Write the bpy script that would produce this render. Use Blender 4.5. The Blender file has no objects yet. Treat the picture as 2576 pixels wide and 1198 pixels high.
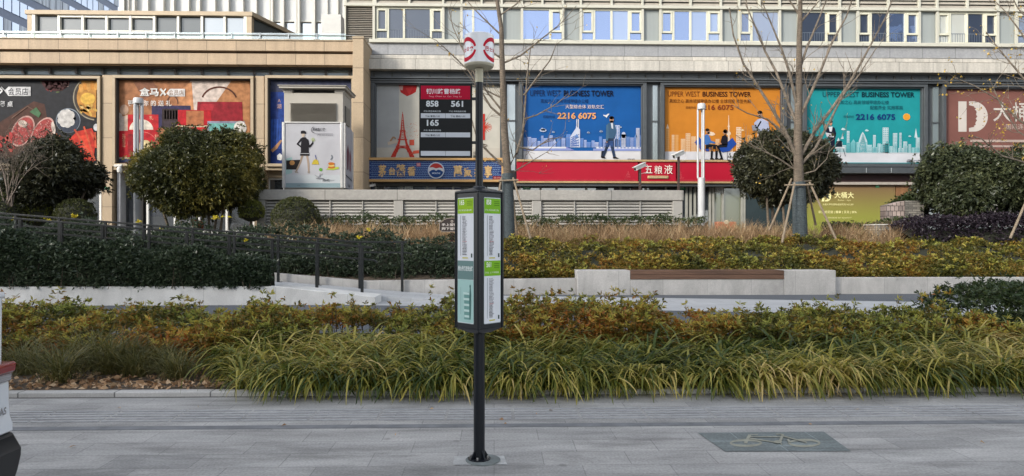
import bpy, math, random
import numpy as np
from mathutils import Vector, Matrix

R = math.radians
SC = bpy.context.scene
COL = SC.collection
random.seed(7)
RNG = np.random.default_rng(11)

# ------------------------------------------------------------------ camera, sky, sun
F, CX, CY, CAMZ, TH = 1717.0, 1288.0, 599.0, 1.6, R(1.5)
cam = bpy.data.cameras.new('camera')
cam.sensor_width = 36.0
cam.lens = 36.0 * F / 2576.0
cam.clip_start, cam.clip_end = 0.05, 1500
cam_o = bpy.data.objects.new('camera', cam)
cam_o.location = (0, 0, CAMZ)
cam_o.rotation_euler = (R(90), 0, -TH)
COL.objects.link(cam_o)
SC.camera = cam_o

SUN_EL, SUN_AZ = R(22), R(48)          # sun stands behind the camera, 48 degrees to the left
W = bpy.data.worlds.new('World')
SC.world = W
W.use_nodes = True
wn = W.node_tree.nodes
bg = wn['Background']
sky = wn.new('ShaderNodeTexSky')
sky.sky_type = 'NISHITA'
sky.sun_disc = False
sky.sun_elevation = SUN_EL
sky.sun_rotation = math.pi + SUN_AZ
sky.air_density, sky.dust_density, sky.ozone_density = 1.0, 1.2, 1.0
bg.inputs[1].default_value = 0.15
hz = wn.new('ShaderNodeHueSaturation')          # thin winter haze: the sky is paler than clear blue
hz.inputs['Saturation'].default_value = 0.34
W.node_tree.links.new(sky.outputs[0], hz.inputs['Color'])
W.node_tree.links.new(hz.outputs[0], bg.inputs[0])
sun = bpy.data.lights.new('sun', 'SUN')
sun.energy, sun.angle, sun.color = 1.3, R(10), (1.0, 0.93, 0.82)
sun_o = bpy.data.objects.new('sun', sun)
sd = Vector((-math.sin(SUN_AZ) * math.cos(SUN_EL), -math.cos(SUN_AZ) * math.cos(SUN_EL), math.sin(SUN_EL)))
sun_o.rotation_euler = sd.to_track_quat('Z', 'Y').to_euler()
sun_o.location = sd * 60
COL.objects.link(sun_o)
SC.view_settings.view_transform = 'Standard'
SC.view_settings.look = 'None'
SC.view_settings.exposure = 1.4
SC.view_settings.gamma = 1
SC.cycles.max_bounces = 6
SC.cycles.transparent_max_bounces = 12

# ------------------------------------------------------------------ helpers
def at(px, py, Y):
    """point of the plane y = Y that stands at this place of the photograph (2576 x 1198)"""
    a, b = (px - CX) / F, (CY - py) / F
    dx, dy = a * math.cos(TH) + math.sin(TH), -a * math.sin(TH) + math.cos(TH)
    t = Y / dy
    return Vector((dx * t, Y, CAMZ + b * t))
def X(px, Y): return at(px, CY, Y).x
def Z(py, Y, px=1288): return at(px, py, Y).z
def ground(px, py, z=0.0):
    a, b = (px - CX) / F, (CY - py) / F
    t = (z - CAMZ) / b
    return Vector(((a * math.cos(TH) + math.sin(TH)) * t, (-a * math.sin(TH) + math.cos(TH)) * t, z))
def C(r, g, b):
    f = lambda c: c / 12.92 if c <= 0.04045 else ((c + 0.055) / 1.055) ** 2.4
    return (f(r / 255), f(g / 255), f(b / 255), 1)
def clamp(x, a, b): return max(a, min(b, x))
def lerp(a, b, t): return a + (b - a) * t
def interp(x, xs, ys): return float(np.interp(x, xs, ys))

MATS = {}
def newmat(name):
    m = bpy.data.materials.new(name)
    m.use_nodes = True
    return m, m.node_tree.nodes, m.node_tree.links, m.node_tree.nodes['Principled BSDF']
def M(name, col=None, rough=0.6, metal=0.0, var=0.12, scale=3.0, bump=0.0, stretch=(1, 1, 1), spec=0.5, coat=0.0):
    """a surface colour with a soft procedural mottling"""
    if name in MATS: return MATS[name]
    m, n, l, p = newmat(name)
    p.inputs['Roughness'].default_value = rough
    p.inputs['Metallic'].default_value = metal
    p.inputs['Specular IOR Level'].default_value = spec
    p.inputs['Coat Weight'].default_value = coat
    tc = n.new('ShaderNodeTexCoord'); mp = n.new('ShaderNodeMapping'); mp.inputs['Scale'].default_value = stretch
    nz = n.new('ShaderNodeTexNoise'); nz.inputs['Scale'].default_value = scale; nz.inputs['Detail'].default_value = 6
    rp = n.new('ShaderNodeValToRGB')
    rp.color_ramp.elements[0].position, rp.color_ramp.elements[1].position = 0.3, 0.7
    c = col
    rp.color_ramp.elements[0].color = (c[0] * (1 - var), c[1] * (1 - var), c[2] * (1 - var), 1)
    rp.color_ramp.elements[1].color = (min(1, c[0] * (1 + var)), min(1, c[1] * (1 + var)), min(1, c[2] * (1 + var)), 1)
    l.new(tc.outputs['Object'], mp.inputs[0]); l.new(mp.outputs[0], nz.inputs[0])
    l.new(nz.outputs[0], rp.inputs[0]); l.new(rp.outputs[0], p.inputs['Base Color'])
    if bump:
        bp = n.new('ShaderNodeBump'); bp.inputs['Strength'].default_value = bump; bp.inputs['Distance'].default_value = 0.02
        n2 = n.new('ShaderNodeTexNoise'); n2.inputs['Scale'].default_value = scale * 9; n2.inputs['Detail'].default_value = 4
        l.new(mp.outputs[0], n2.inputs[0]); l.new(n2.outputs[0], bp.inputs['Height']); l.new(bp.outputs[0], p.inputs['Normal'])
    MATS[name] = m
    return m
INKK = [1.0, .07, 1.2]
def INK(col, rough=0.5):
    """printed colour on a poster or sign"""
    col = tuple(c * INKK[0] for c in col[:3]) + (1,)
    return M('ink_%03x%03x%03x_%d' % (int(col[0] * 4095), int(col[1] * 4095), int(col[2] * 4095), int(INKK[1] * 100)), col, rough, var=INKK[1], scale=INKK[2], spec=.12)
def GLASS(name, base, refl=0.35, rough=0.02, wob=0.0, tint=(0.92, 0.96, 1, 1)):
    if name in MATS: return MATS[name]
    m, n, l, p = newmat(name)
    p.inputs['Base Color'].default_value = base
    p.inputs['Roughness'].default_value = 0.5
    g = n.new('ShaderNodeBsdfGlossy'); g.inputs['Roughness'].default_value = rough
    g.inputs['Color'].default_value = tint
    mx = n.new('ShaderNodeMixShader'); mx.inputs[0].default_value = refl
    l.new(p.outputs[0], mx.inputs[1]); l.new(g.outputs[0], mx.inputs[2])
    l.new(mx.outputs[0], n['Material Output'].inputs[0])
    if wob:
        tc = n.new('ShaderNodeTexCoord'); nz = n.new('ShaderNodeTexNoise'); nz.inputs['Scale'].default_value = 0.9
        bp = n.new('ShaderNodeBump'); bp.inputs['Strength'].default_value = wob; bp.inputs['Distance'].default_value = 0.05
        l.new(tc.outputs['Object'], nz.inputs[0]); l.new(nz.outputs[0], bp.inputs['Height']); l.new(bp.outputs[0], g.inputs['Normal'])
    MATS[name] = m
    return m
def CLEAR(name, tint=(0.85, 0.95, 0.92, 1), refl=0.16):
    if name in MATS: return MATS[name]
    m, n, l, p = newmat(name)
    t = n.new('ShaderNodeBsdfTransparent'); t.inputs[0].default_value = tint
    g = n.new('ShaderNodeBsdfGlossy'); g.inputs['Roughness'].default_value = 0.02
    mx = n.new('ShaderNodeMixShader'); mx.inputs[0].default_value = refl
    l.new(t.outputs[0], mx.inputs[1]); l.new(g.outputs[0], mx.inputs[2]); l.new(mx.outputs[0], n['Material Output'].inputs[0])
    MATS[name] = m
    return m
def LEAF(name, cols, patch=0.5, pscale=1.2, trans=0.3, rough=0.45):
    """each leaf takes its own colour from a ramp; a soft noise gathers like colours in patches"""
    if name in MATS: return MATS[name]
    m, n, l, p = newmat(name)
    geo = n.new('ShaderNodeNewGeometry')
    tc = n.new('ShaderNodeTexCoord'); nz = n.new('ShaderNodeTexNoise')
    nz.inputs['Scale'].default_value = pscale; nz.inputs['Detail'].default_value = 3
    l.new(tc.outputs['Object'], nz.inputs[0])
    ma = n.new('ShaderNodeMapRange'); ma.inputs[1].default_value = 0.32; ma.inputs[2].default_value = 0.68
    l.new(nz.outputs[0], ma.inputs[0])
    mi = n.new('ShaderNodeMix'); mi.inputs[0].default_value = patch
    l.new(geo.outputs['Random Per Island'], mi.inputs[2]); l.new(ma.outputs[0], mi.inputs[3])
    rp = n.new('ShaderNodeValToRGB')
    els = rp.color_ramp.elements
    while len(els) < len(cols): els.new(0.5)
    for i, (pos, c) in enumerate(cols):
        els[i].position = pos; els[i].color = (c[0], c[1], c[2], 1)
    l.new(mi.outputs[0], rp.inputs[0])
    l.new(rp.outputs[0], p.inputs['Base Color'])
    p.inputs['Roughness'].default_value = rough
    p.inputs['Specular IOR Level'].default_value = 0.4
    tr = n.new('ShaderNodeBsdfTranslucent'); l.new(rp.outputs[0], tr.inputs[0])
    mx = n.new('ShaderNodeMixShader'); mx.inputs[0].default_value = trans
    l.new(p.outputs[0], mx.inputs[1]); l.new(tr.outputs[0], mx.inputs[2]); l.new(mx.outputs[0], n['Material Output'].inputs[0])
    MATS[name] = m
    return m
def JOINTED(name, col, bw, bh, gap=0.006, plane='XZ', var=0.10, rough=0.6, offset=0.0, jcol=0.45, streak=0.0, stretch=(0.5, 3, 0.5), bump=0.15, grain=60, stain=0.0, sscale=0.7, grit=0.1):
    """stone or metal cladding laid in courses: joints every bw x bh metres, each piece a little different"""
    if name in MATS: return MATS[name]
    m, n, l, p = newmat(name)
    tc = n.new('ShaderNodeTexCoord')
    sep = n.new('ShaderNodeSeparateXYZ'); cmb = n.new('ShaderNodeCombineXYZ')
    l.new(tc.outputs['Object'], sep.inputs[0])
    l.new(sep.outputs['X' if plane[0] == 'X' else 'Y'], cmb.inputs[0]); l.new(sep.outputs[plane[1]], cmb.inputs[1])
    br = n.new('ShaderNodeTexBrick')
    br.offset = offset
    br.inputs['Scale'].default_value = 1.0
    br.inputs['Mortar Size'].default_value = gap
    br.inputs['Mortar Smooth'].default_value = 0.1
    br.inputs['Brick Width'].default_value = bw; br.inputs['Row Height'].default_value = bh
    c = col
    br.inputs['Color1'].default_value = (c[0] * (1 - var), c[1] * (1 - var), c[2] * (1 - var), 1)
    br.inputs['Color2'].default_value = (c[0] * (1 + var), c[1] * (1 + var * .9), c[2] * (1 + var * .8), 1)
    br.inputs['Mortar'].default_value = (c[0] * jcol, c[1] * jcol, c[2] * jcol, 1)
    l.new(cmb.outputs[0], br.inputs[0])
    mp = n.new('ShaderNodeMapping'); mp.inputs['Scale'].default_value = stretch
    l.new(tc.outputs['Object'], mp.inputs[0])
    nz = n.new('ShaderNodeTexNoise'); nz.inputs['Scale'].default_value = 1.6; nz.inputs['Detail'].default_value = 8; nz.inputs['Roughness'].default_value = 0.62
    l.new(mp.outputs[0], nz.inputs[0])
    mr = n.new('ShaderNodeMapRange'); mr.inputs[1].default_value = 0.25; mr.inputs[2].default_value = 0.75
    mr.inputs[3].default_value = 1 - 0.06 - streak; mr.inputs[4].default_value = 1 + 0.05 + streak * 0.6
    l.new(nz.outputs[0], mr.inputs[0])
    gr = n.new('ShaderNodeTexNoise'); gr.inputs['Scale'].default_value = grain; gr.inputs['Detail'].default_value = 3
    l.new(tc.outputs['Object'], gr.inputs[0])
    gm = n.new('ShaderNodeMapRange'); gm.inputs[1].default_value = 0.3; gm.inputs[2].default_value = 0.7; gm.inputs[3].default_value = 1 - grit; gm.inputs[4].default_value = 1 + grit
    l.new(gr.outputs[0], gm.inputs[0])
    mu = n.new('ShaderNodeMath'); mu.operation = 'MULTIPLY'; l.new(mr.outputs[0], mu.inputs[0]); l.new(gm.outputs[0], mu.inputs[1])
    if stain:                                   # dirt with a shape of its own: blotches and small spots
        st = n.new('ShaderNodeTexNoise'); st.inputs['Scale'].default_value = sscale; st.inputs['Detail'].default_value = 7; st.inputs['Roughness'].default_value = 0.7; st.inputs['Distortion'].default_value = 0.6
        l.new(mp.outputs[0], st.inputs[0])
        sm = n.new('ShaderNodeMapRange'); sm.inputs[1].default_value = 0.50; sm.inputs[2].default_value = 0.62; sm.inputs[3].default_value = 1.0; sm.inputs[4].default_value = 1 - stain
        l.new(st.outputs[0], sm.inputs[0])
        vo = n.new('ShaderNodeTexVoronoi'); vo.inputs['Scale'].default_value = 2.3; l.new(tc.outputs['Object'], vo.inputs[0])
        sv = n.new('ShaderNodeMapRange'); sv.inputs[1].default_value = 0.05; sv.inputs[2].default_value = 0.09; sv.inputs[3].default_value = 1 - stain * 1.1; sv.inputs[4].default_value = 1.0
        l.new(vo.outputs['Distance'], sv.inputs[0])
        m1 = n.new('ShaderNodeMath'); m1.operation = 'MULTIPLY'; l.new(sm.outputs[0], m1.inputs[0]); l.new(sv.outputs[0], m1.inputs[1])
        m2 = n.new('ShaderNodeMath'); m2.operation = 'MULTIPLY'; l.new(mu.outputs[0], m2.inputs[0]); l.new(m1.outputs[0], m2.inputs[1]); mu = m2
    vm = n.new('ShaderNodeVectorMath'); vm.operation = 'SCALE'
    l.new(br.outputs[0], vm.inputs[0]); l.new(mu.outputs[0], vm.inputs['Scale'])
    l.new(vm.outputs[0], p.inputs['Base Color'])
    p.inputs['Roughness'].default_value = rough
    bp = n.new('ShaderNodeBump'); bp.inputs['Strength'].default_value = bump; bp.inputs['Distance'].default_value = 0.01
    inv = n.new('ShaderNodeMath'); inv.operation = 'MULTIPLY_ADD'; inv.inputs[1].default_value = -1.5; l.new(br.outputs['Fac'], inv.inputs[0]); l.new(gr.outputs[0], inv.inputs[2])
    l.new(inv.outputs[0], bp.inputs['Height']); l.new(bp.outputs[0], p.inputs['Normal'])
    MATS[name] = m
    return m

ORG = {}
def put(o, parent=None, label=None, cat=None, group=None, kind=None):
    COL.objects.link(o)
    if parent is not None: o.parent = parent
    if label: o['label'] = label
    if cat: o['category'] = cat
    if group: o['group'] = group
    if kind: o['kind'] = kind
    return o
def thing(name, label, cat, loc, group=None):
    o = bpy.data.objects.new(name, None)
    o.empty_display_size = 0.2
    o.location = loc
    ORG[o.name] = Vector(loc)
    return put(o, None, label, cat, group)
_tc = bpy.data.curves.new('lettering', 'FONT')
_to = bpy.data.objects.new('lettering', _tc)
_tcache = {}
def glyphs(s, bold=0.0):
    k = (s, bold)
    if k not in _tcache:
        if _to.name not in COL.objects: COL.objects.link(_to)
        _tc.body = s; _tc.size = 1; _tc.offset = bold
        _tc.resolution_u = 3
        dg = bpy.context.evaluated_depsgraph_get(); dg.update()
        me = bpy.data.meshes.new_from_object(_to.evaluated_get(dg))
        v = [(a.co.x, a.co.y) for a in me.vertices]
        f = [tuple(p.vertices) for p in me.polygons]
        bpy.data.meshes.remove(me); COL.objects.unlink(_to)
        _tcache[k] = (v, f)
    return _tcache[k]

class MB:
    def __init__(s): s.v, s.f, s.mi, s.mats = [], [], [], []
    def m(s, mat):
        if mat not in s.mats: s.mats.append(mat)
        return s.mats.index(mat)
    def add(s, vs, fs, mat):
        b = len(s.v); k = s.m(mat)
        s.v += [tuple(v) for v in vs]
        for f in fs: s.f.append(tuple(b + i for i in f)); s.mi.append(k)
    def box(s, x0, x1, y0, y1, z0, z1, mat):
        x0, x1 = min(x0, x1), max(x0, x1); y0, y1 = min(y0, y1), max(y0, y1); z0, z1 = min(z0, z1), max(z0, z1)
        s.add([(x0, y0, z0), (x1, y0, z0), (x1, y1, z0), (x0, y1, z0), (x0, y0, z1), (x1, y0, z1), (x1, y1, z1), (x0, y1, z1)],
              [(0, 3, 2, 1), (4, 5, 6, 7), (0, 1, 5, 4), (1, 2, 6, 5), (2, 3, 7, 6), (3, 0, 4, 7)], mat)
        return s
    def poly(s, pts, mat): s.add(pts, [tuple(range(len(pts)))], mat); return s
    def prism(s, pts, a, b, mat, axis='y'):
        """outline pts (x,z) pushed along y, or (x,y) pushed along z, or (y,z) pushed along x"""
        n = len(pts)
        mk = {'y': lambda p, t: (p[0], t, p[1]), 'z': lambda p, t: (p[0], p[1], t), 'x': lambda p, t: (t, p[0], p[1])}[axis]
        vs = [mk(p, a) for p in pts] + [mk(p, b) for p in pts]
        fs = [tuple(range(n)), tuple(range(2 * n - 1, n - 1, -1))] + [(i, i + n, (i + 1) % n + n, (i + 1) % n) for i in range(n)]
        s.add(vs, fs, mat); return s
    def bar(s, p, q, w, h, mat):
        """square bar from p to q"""
        p, q = Vector(p), Vector(q); d = (q - p).normalized()
        u = d.cross(Vector((0, 0, 1)))
        u = Vector((1, 0, 0)) if u.length < 1e-4 else u.normalized()
        t = u.cross(d)
        o = [u * (w / 2) + t * (h / 2), -u * (w / 2) + t * (h / 2), -u * (w / 2) - t * (h / 2), u * (w / 2) - t * (h / 2)]
        s.add([p + k for k in o] + [q + k for k in o], [(3, 2, 1, 0), (4, 5, 6, 7), (0, 1, 5, 4), (1, 2, 6, 5), (2, 3, 7, 6), (3, 0, 4, 7)], mat); return s
    def tube(s, pts, rad, mat, n=8):
        pts = [Vector(p) for p in pts]
        if not hasattr(rad, '__len__'): rad = [rad] * len(pts)
        vs = []; up = Vector((0.13, 0.31, 0.94))
        for i, p in enumerate(pts):
            d = (pts[min(i + 1, len(pts) - 1)] - pts[max(i - 1, 0)])
            d = d.normalized() if d.length > 1e-9 else Vector((0, 0, 1))
            u = d.cross(up if abs(d.dot(up)) < 0.95 else Vector((1, 0, 0))).normalized(); t = d.cross(u)
            for k in range(n):
                a = 2 * math.pi * k / n
                vs.append(p + (u * math.cos(a) + t * math.sin(a)) * rad[i])
        fs = [(i * n + k, i * n + (k + 1) % n, (i + 1) * n + (k + 1) % n, (i + 1) * n + k) for i in range(len(pts) - 1) for k in range(n)]
        fs += [tuple(range(n - 1, -1, -1)), tuple((len(pts) - 1) * n + k for k in range(n))]
        s.add(vs, fs, mat); return s
    def lathe(s, cx, cy, prof, mat, n=24):
        vs = [(cx + r * math.cos(2 * math.pi * k / n), cy + r * math.sin(2 * math.pi * k / n), z) for r, z in prof for k in range(n)]
        fs = [(i * n + k, i * n + (k + 1) % n, (i + 1) * n + (k + 1) % n, (i + 1) * n + k) for i in range(len(prof) - 1) for k in range(n)]
        fs += [tuple(range(n - 1, -1, -1)), tuple((len(prof) - 1) * n + k for k in range(n))]
        s.add(vs, fs, mat); return s
    def build(s, name, parent=None, label=None, cat=None, group=None, kind=None, bevel=0.0, loc=None, smooth=30):
        me = bpy.data.meshes.new(name)
        org = ORG.get(parent.name) if parent is not None else (Vector(loc) if loc is not None else Vector((0, 0, 0)))
        vs = [(a - org.x, b - org.y, c - org.z) for a, b, c in s.v]
        me.from_pydata(vs, [], s.f)
        for k in s.mats: me.materials.append(k)
        me.polygons.foreach_set('material_index', s.mi)
        me.update()
        if smooth:
            me.shade_smooth(); me.set_sharp_from_angle(angle=R(smooth))
        o = bpy.data.objects.new(name, me)
        if parent is None: o.location = org
        ORG[o.name] = org
        put(o, parent, label, cat, group, kind)
        ORG[o.name] = org
        if bevel:
            b = o.modifiers.new('bevel', 'BEVEL'); b.width = bevel; b.segments = 2; b.limit_method = 'ANGLE'; b.angle_limit = R(40)
        return o

class Art:
    """flat print: shapes laid in thin layers over a sheet; fn(u, v, layer) gives the point"""
    def __init__(s, fn): s.fn, s.mb, s.n = fn, MB(), 0
    def poly(s, pts, col, ly=None):
        s.n += 1
        mat = col if isinstance(col, bpy.types.Material) else INK(col)
        s.mb.poly([s.fn(u, v, s.n if ly is None else ly) for u, v in pts], mat); return s
    def rect(s, x0, y0, x1, y1, col, ly=None): return s.poly([(x0, y0), (x0, y1), (x1, y1), (x1, y0)], col, ly)
    def ell(s, cx, cy, rx, ry, col, rot=0, n=20, a0=0, a1=360, ly=None):
        c, q = math.cos(R(rot)), math.sin(R(rot)); pts = []
        for k in range(n + (a1 - a0 < 360)):
            a = R(a0 + (a1 - a0) * k / n); x, y = rx * math.cos(a), ry * math.sin(a)
            pts.append((cx + x * c - y * q, cy + x * q + y * c))
        return s.poly(pts[::-1], col, ly)
    def line(s, pts, w, col, ly=None):
        s.n += 1
        for i, ((x0, y0), (x1, y1)) in enumerate(zip(pts, pts[1:])):
            d = math.hypot(x1 - x0, y1 - y0) or 1; a, b = -(y1 - y0) / d * w / 2, (x1 - x0) / d * w / 2
            s.poly([(x0 + a, y0 + b), (x1 + a, y1 + b), (x1 - a, y1 - b), (x0 - a, y0 - b)], col, (s.n if ly is None else ly) + .2 * i)
        return s
    def ring(s, cx, cy, rx, ry, w, col, a0=0, a1=360, n=32):
        s.n += 1
        mat = INK(col) if not isinstance(col, bpy.types.Material) else col
        for k in range(n):
            q = []
            for a, r in ((k, 1), (k + 1, 1), (k + 1, 0), (k, 0)):
                t = R(a0 + (a1 - a0) * a / n); q.append((cx + (rx - (0 if r else w)) * math.cos(t), cy + (ry - (0 if r else w)) * math.sin(t)))
            s.mb.poly([s.fn(u, v, s.n) for u, v in q], mat)
        return s
    def text(s, t, x0, y0, x1, y1, col, bold=0.0, ly=None):
        v, f = glyphs(t, bold); s.n += 1
        if not v: return s
        ax, bx = min(p[0] for p in v), max(p[0] for p in v); ay, by = min(p[1] for p in v), max(p[1] for p in v)
        mat = col if isinstance(col, bpy.types.Material) else INK(col)
        L = s.n if ly is None else ly
        s.mb.add([s.fn(x0 + (p[0] - ax) / (bx - ax) * (x1 - x0), y1 + (p[1] - ay) / (by - ay) * (y0 - y1), L) for p in v], f, mat)
        return s
    def build(s, name, parent, **k): return s.mb.build(name, parent, smooth=0, **k)
def facade_art(px0, py0, Y, step=0.0012):
    """print on a sheet of the plane y = Y, drawn in photograph units round (px0, py0)"""
    p = at(px0, py0, Y); sx = at(px0 + 1, py0, Y).x - p.x; sz = p.z - at(px0, py0 + 1, Y).z
    return Art(lambda u, v, n: Vector((p.x + (u - px0) * sx, Y - step * min(n, 30), p.z - (v - py0) * sz)))

def sines(x, y, seed, fx=1.0):
    r = np.random.default_rng(seed); o = 0
    for k in range(5):
        a, b, c = r.uniform(-1, 1) * fx * (1 + k * .7), r.uniform(-1, 1) * fx * (1 + k * .7), r.uniform(0, 6.28)
        o = o + np.sin(x * a * 3 + y * b * 3 + c) / (1 + k * .5)
    return o / 2.6
def unit(v): return v / np.maximum(np.linalg.norm(v, axis=-1, keepdims=True), 1e-9)
def mesh_np(name, V, Fq, mat, parent=None, loc=None, **k):
    """quads straight from arrays"""
    org = ORG.get(parent.name) if parent is not None else Vector(loc if loc is not None else (0, 0, 0))
    V = V - np.array(org)
    me = bpy.data.meshes.new(name)
    me.vertices.add(len(V)); me.vertices.foreach_set('co', V.astype(np.float32).ravel())
    nf = len(Fq); me.loops.add(nf * 4); me.loops.foreach_set('vertex_index', Fq.astype(np.int32).ravel())
    me.polygons.add(nf); me.polygons.foreach_set('loop_start', np.arange(0, nf * 4, 4, dtype=np.int32))
    me.materials.append(mat); me.update(calc_edges=True); me.validate()
    o = bpy.data.objects.new(name, me)
    if parent is None: o.location = org
    put(o, parent, **k); ORG[o.name] = org
    return o
def leaf_arrays(P, D, L, Wd, fold=0.25):
    """kite shaped leaves: foot P, direction D, length L, width Wd"""
    N = len(P)
    side = unit(np.cross(D, RNG.normal(size=(N, 3)))); nrm = np.cross(side, D)
    mid = P + D * (L * 0.45)[:, None]
    a = mid + side * (Wd / 2)[:, None] + nrm * (Wd * fold)[:, None]
    b = mid - side * (Wd / 2)[:, None] + nrm * (Wd * fold)[:, None]
    tip = P + D * L[:, None] - np.array([0, 0, 1]) * (L * 0.12)[:, None]
    V = np.stack([P, a, tip, b], 1).reshape(-1, 3)
    return V, np.arange(N * 4).reshape(-1, 4)
def rosettes(Cn, U, n, L, Wd, spread=(35, 85), jl=0.3):
    """n leaves fanned round each twig tip Cn whose twig points along U"""
    N = len(Cn)
    Cn, U = np.repeat(Cn, n, 0), np.repeat(U, n, 0)
    a = RNG.uniform(0, 2 * np.pi, N * n); th = np.radians(RNG.uniform(*spread, N * n))
    e1 = unit(np.cross(U, RNG.normal(size=(1, 3)))); e2 = np.cross(U, e1)
    D = U * np.cos(th)[:, None] + (e1 * np.cos(a)[:, None] + e2 * np.sin(a)[:, None]) * np.sin(th)[:, None]
    l = L * RNG.uniform(1 - jl, 1 + jl, N * n)
    return leaf_arrays(Cn + RNG.normal(size=Cn.shape) * L * .12, unit(D), l, Wd * l / L)
def join_np(parts):
    Vs, Fs, b = [], [], 0
    for V, Fq in parts: Vs.append(V); Fs.append(Fq + b); b += len(V)
    return np.concatenate(Vs), np.concatenate(Fs)
def blades(P, az, L, lean, Wd, nseg=5, droop=1.0):
    """arching grass blades: foot P, heading az, length L, first lean from upright, width Wd"""
    N = len(P); pts = [P]; cur = P.copy(); th = lean.copy()
    for k in range(nseg):
        st = np.stack([np.cos(az) * np.sin(th), np.sin(az) * np.sin(th), np.cos(th)], 1) * (L / nseg)[:, None]
        cur = cur + st; pts.append(cur); th = th + droop * RNG.uniform(0.22, 0.55, N)
    pts = np.stack(pts, 1)
    tw = az + np.pi / 2 + RNG.normal(size=N) * .5
    side = np.stack([np.cos(tw), np.sin(tw), np.zeros(N)], 1)
    prof = np.sin(np.linspace(0.35, np.pi - 0.04, nseg + 1)) 
    wv = side[:, None, :] * (Wd[:, None] * prof[None, :] / 2)[:, :, None]
    V = np.stack([pts + wv, pts - wv], 2).reshape(-1, 3)
    base = (np.arange(N) * (nseg + 1) * 2)[:, None]; k = np.arange(nseg)[None, :] * 2
    i = base + k
    Fq = np.stack([i, i + 1, i + 3, i + 2], 2).reshape(-1, 4)
    return V, Fq
# ------------------------------------------------------------------ ground
STONE = M('pale_granite', C(196, 194, 190), 0.75, var=0.10, scale=4, bump=0.25)
ASPH = M('asphalt', (0.105, 0.115, 0.13, 1), 0.9, var=0.15, scale=30, bump=0.4)
SOIL = M('soil', (0.125, 0.095, 0.068, 1), 0.95, var=0.45, scale=14, bump=0.8)
PAVE = JOINTED('granite_paving', (0.385, 0.376, 0.363, 1), 0.62, 0.30, 0.004, 'XY', 0.10, 0.75, 0.43, 0.70, streak=0.34, stretch=(0.6, 2.6, 1), bump=0.22, grain=55, stain=.26, sscale=1.0, grit=.18)
PAVE2 = JOINTED('pale_path_paving', (0.47, 0.48, 0.49, 1), 0.6, 0.6, 0.006, 'XY', 0.05, 0.7, 0.5, 0.7, streak=0.12, grain=60)

m = MB(); m.poly([(-300, -300, -.35), (300, -300, -.35), (300, 300, -.35), (-300, 300, -.35)], ASPH)
m.build('ground', kind='structure')
m = MB(); m.box(-70, 70, -7, 6.93, -.35, 0, PAVE); m.build('pavement', kind='structure')
m = MB(); m.box(-70, 70, -60, -7.01, -.35, -.13, ASPH); m.build('road', kind='structure')
m = MB(); m.box(-70, 70, 5.77, 5.87, -.001, .004, M('dark_granite', (0.17, 0.175, 0.185, 1), .75, var=.2, scale=8)); m.build('pavement_strip', kind='structure')
# guiding bars of the tactile paving: four ribs on each slab
m = MB(); RIB = M('rib_stone', (0.37, 0.37, 0.38, 1), .7, var=.14, scale=12)
for k in range(-24, 40):
    x0 = k * 0.6 + .17
    for r in range(5): m.box(x0 + .015, x0 + .585, 6.02 + r * .085, 6.045 + r * .085, -.001, .008, RIB)
m.build('pavement_tactile_ribs', kind='structure')
KERB = JOINTED('kerb_granite', (0.54, 0.525, 0.50, 1), .95, 3, .008, 'XZ', .08, .75, 0, .35, streak=.2, stain=.2, sscale=2)
m = MB(); m.box(-70, 70, 6.935, 7.06, -.2, .055, KERB); m.build('kerb', kind='structure', bevel=.01)
m = MB(); m.box(-70, 70, 7.062, 10.7, -.3, .05, SOIL); m.build('planting_ground', kind='structure')
m = MB(); m.box(-70, 70, 10.702, 19.6, -.3, 0, ASPH); m.build('path', kind='structure')
m = MB(); a, b = (-10.2, 17.78), (14.5, 12.75); c, d = (16.5, 15.6), (-1.45, 19.25)
m.poly([(a[0], a[1], .004), (b[0], b[1], .004), (30, 9.6, .004), (34, 12.0, .004), (c[0], c[1], .004), (d[0], d[1], .004), (-6, 19.2, .004)], PAVE2)
m.build('path_paving', kind='structure')
# ground rising behind the low walls
def rampz(x): return clamp(.2 + (-3.8 - x) / 12.0, .02, 1.25)
def gz(x, y):
    z = interp(y, [19.3, 19.5, 21.5, 23.5, 25.5, 40], [.36, .40, .98, 1.30, 1.45, 1.47])
    if x < -2: z = max(z, min(rampz(x) + .2, 1.4) if y > 19.4 else .3)
    return z
m = MB(); xs = np.concatenate([np.arange(-70, -20, 5), np.arange(-20, 20, .8), np.arange(20, 71, 5)]); ys = [19.32, 19.5, 20, 20.7, 21.5, 22.5, 23.5, 24.5, 25.5, 28, 33.1]
vs = [(x, y, gz(x, y)) for y in ys for x in xs]; nx = len(xs)
m.add(vs, [(j * nx + i, j * nx + i + 1, (j + 1) * nx + i + 1, (j + 1) * nx + i) for j in range(len(ys) - 1) for i in range(nx - 1)], SOIL)
m.build('terrain', kind='structure')
m = MB(); m.prism([(-70, 0), (-1.2, 0), (-3.8, .2), (-17, 1.3), (-70, 1.3)], 17.31, 19.29, PAVE2); m.build('ramp_path', kind='structure', smooth=0)

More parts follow.
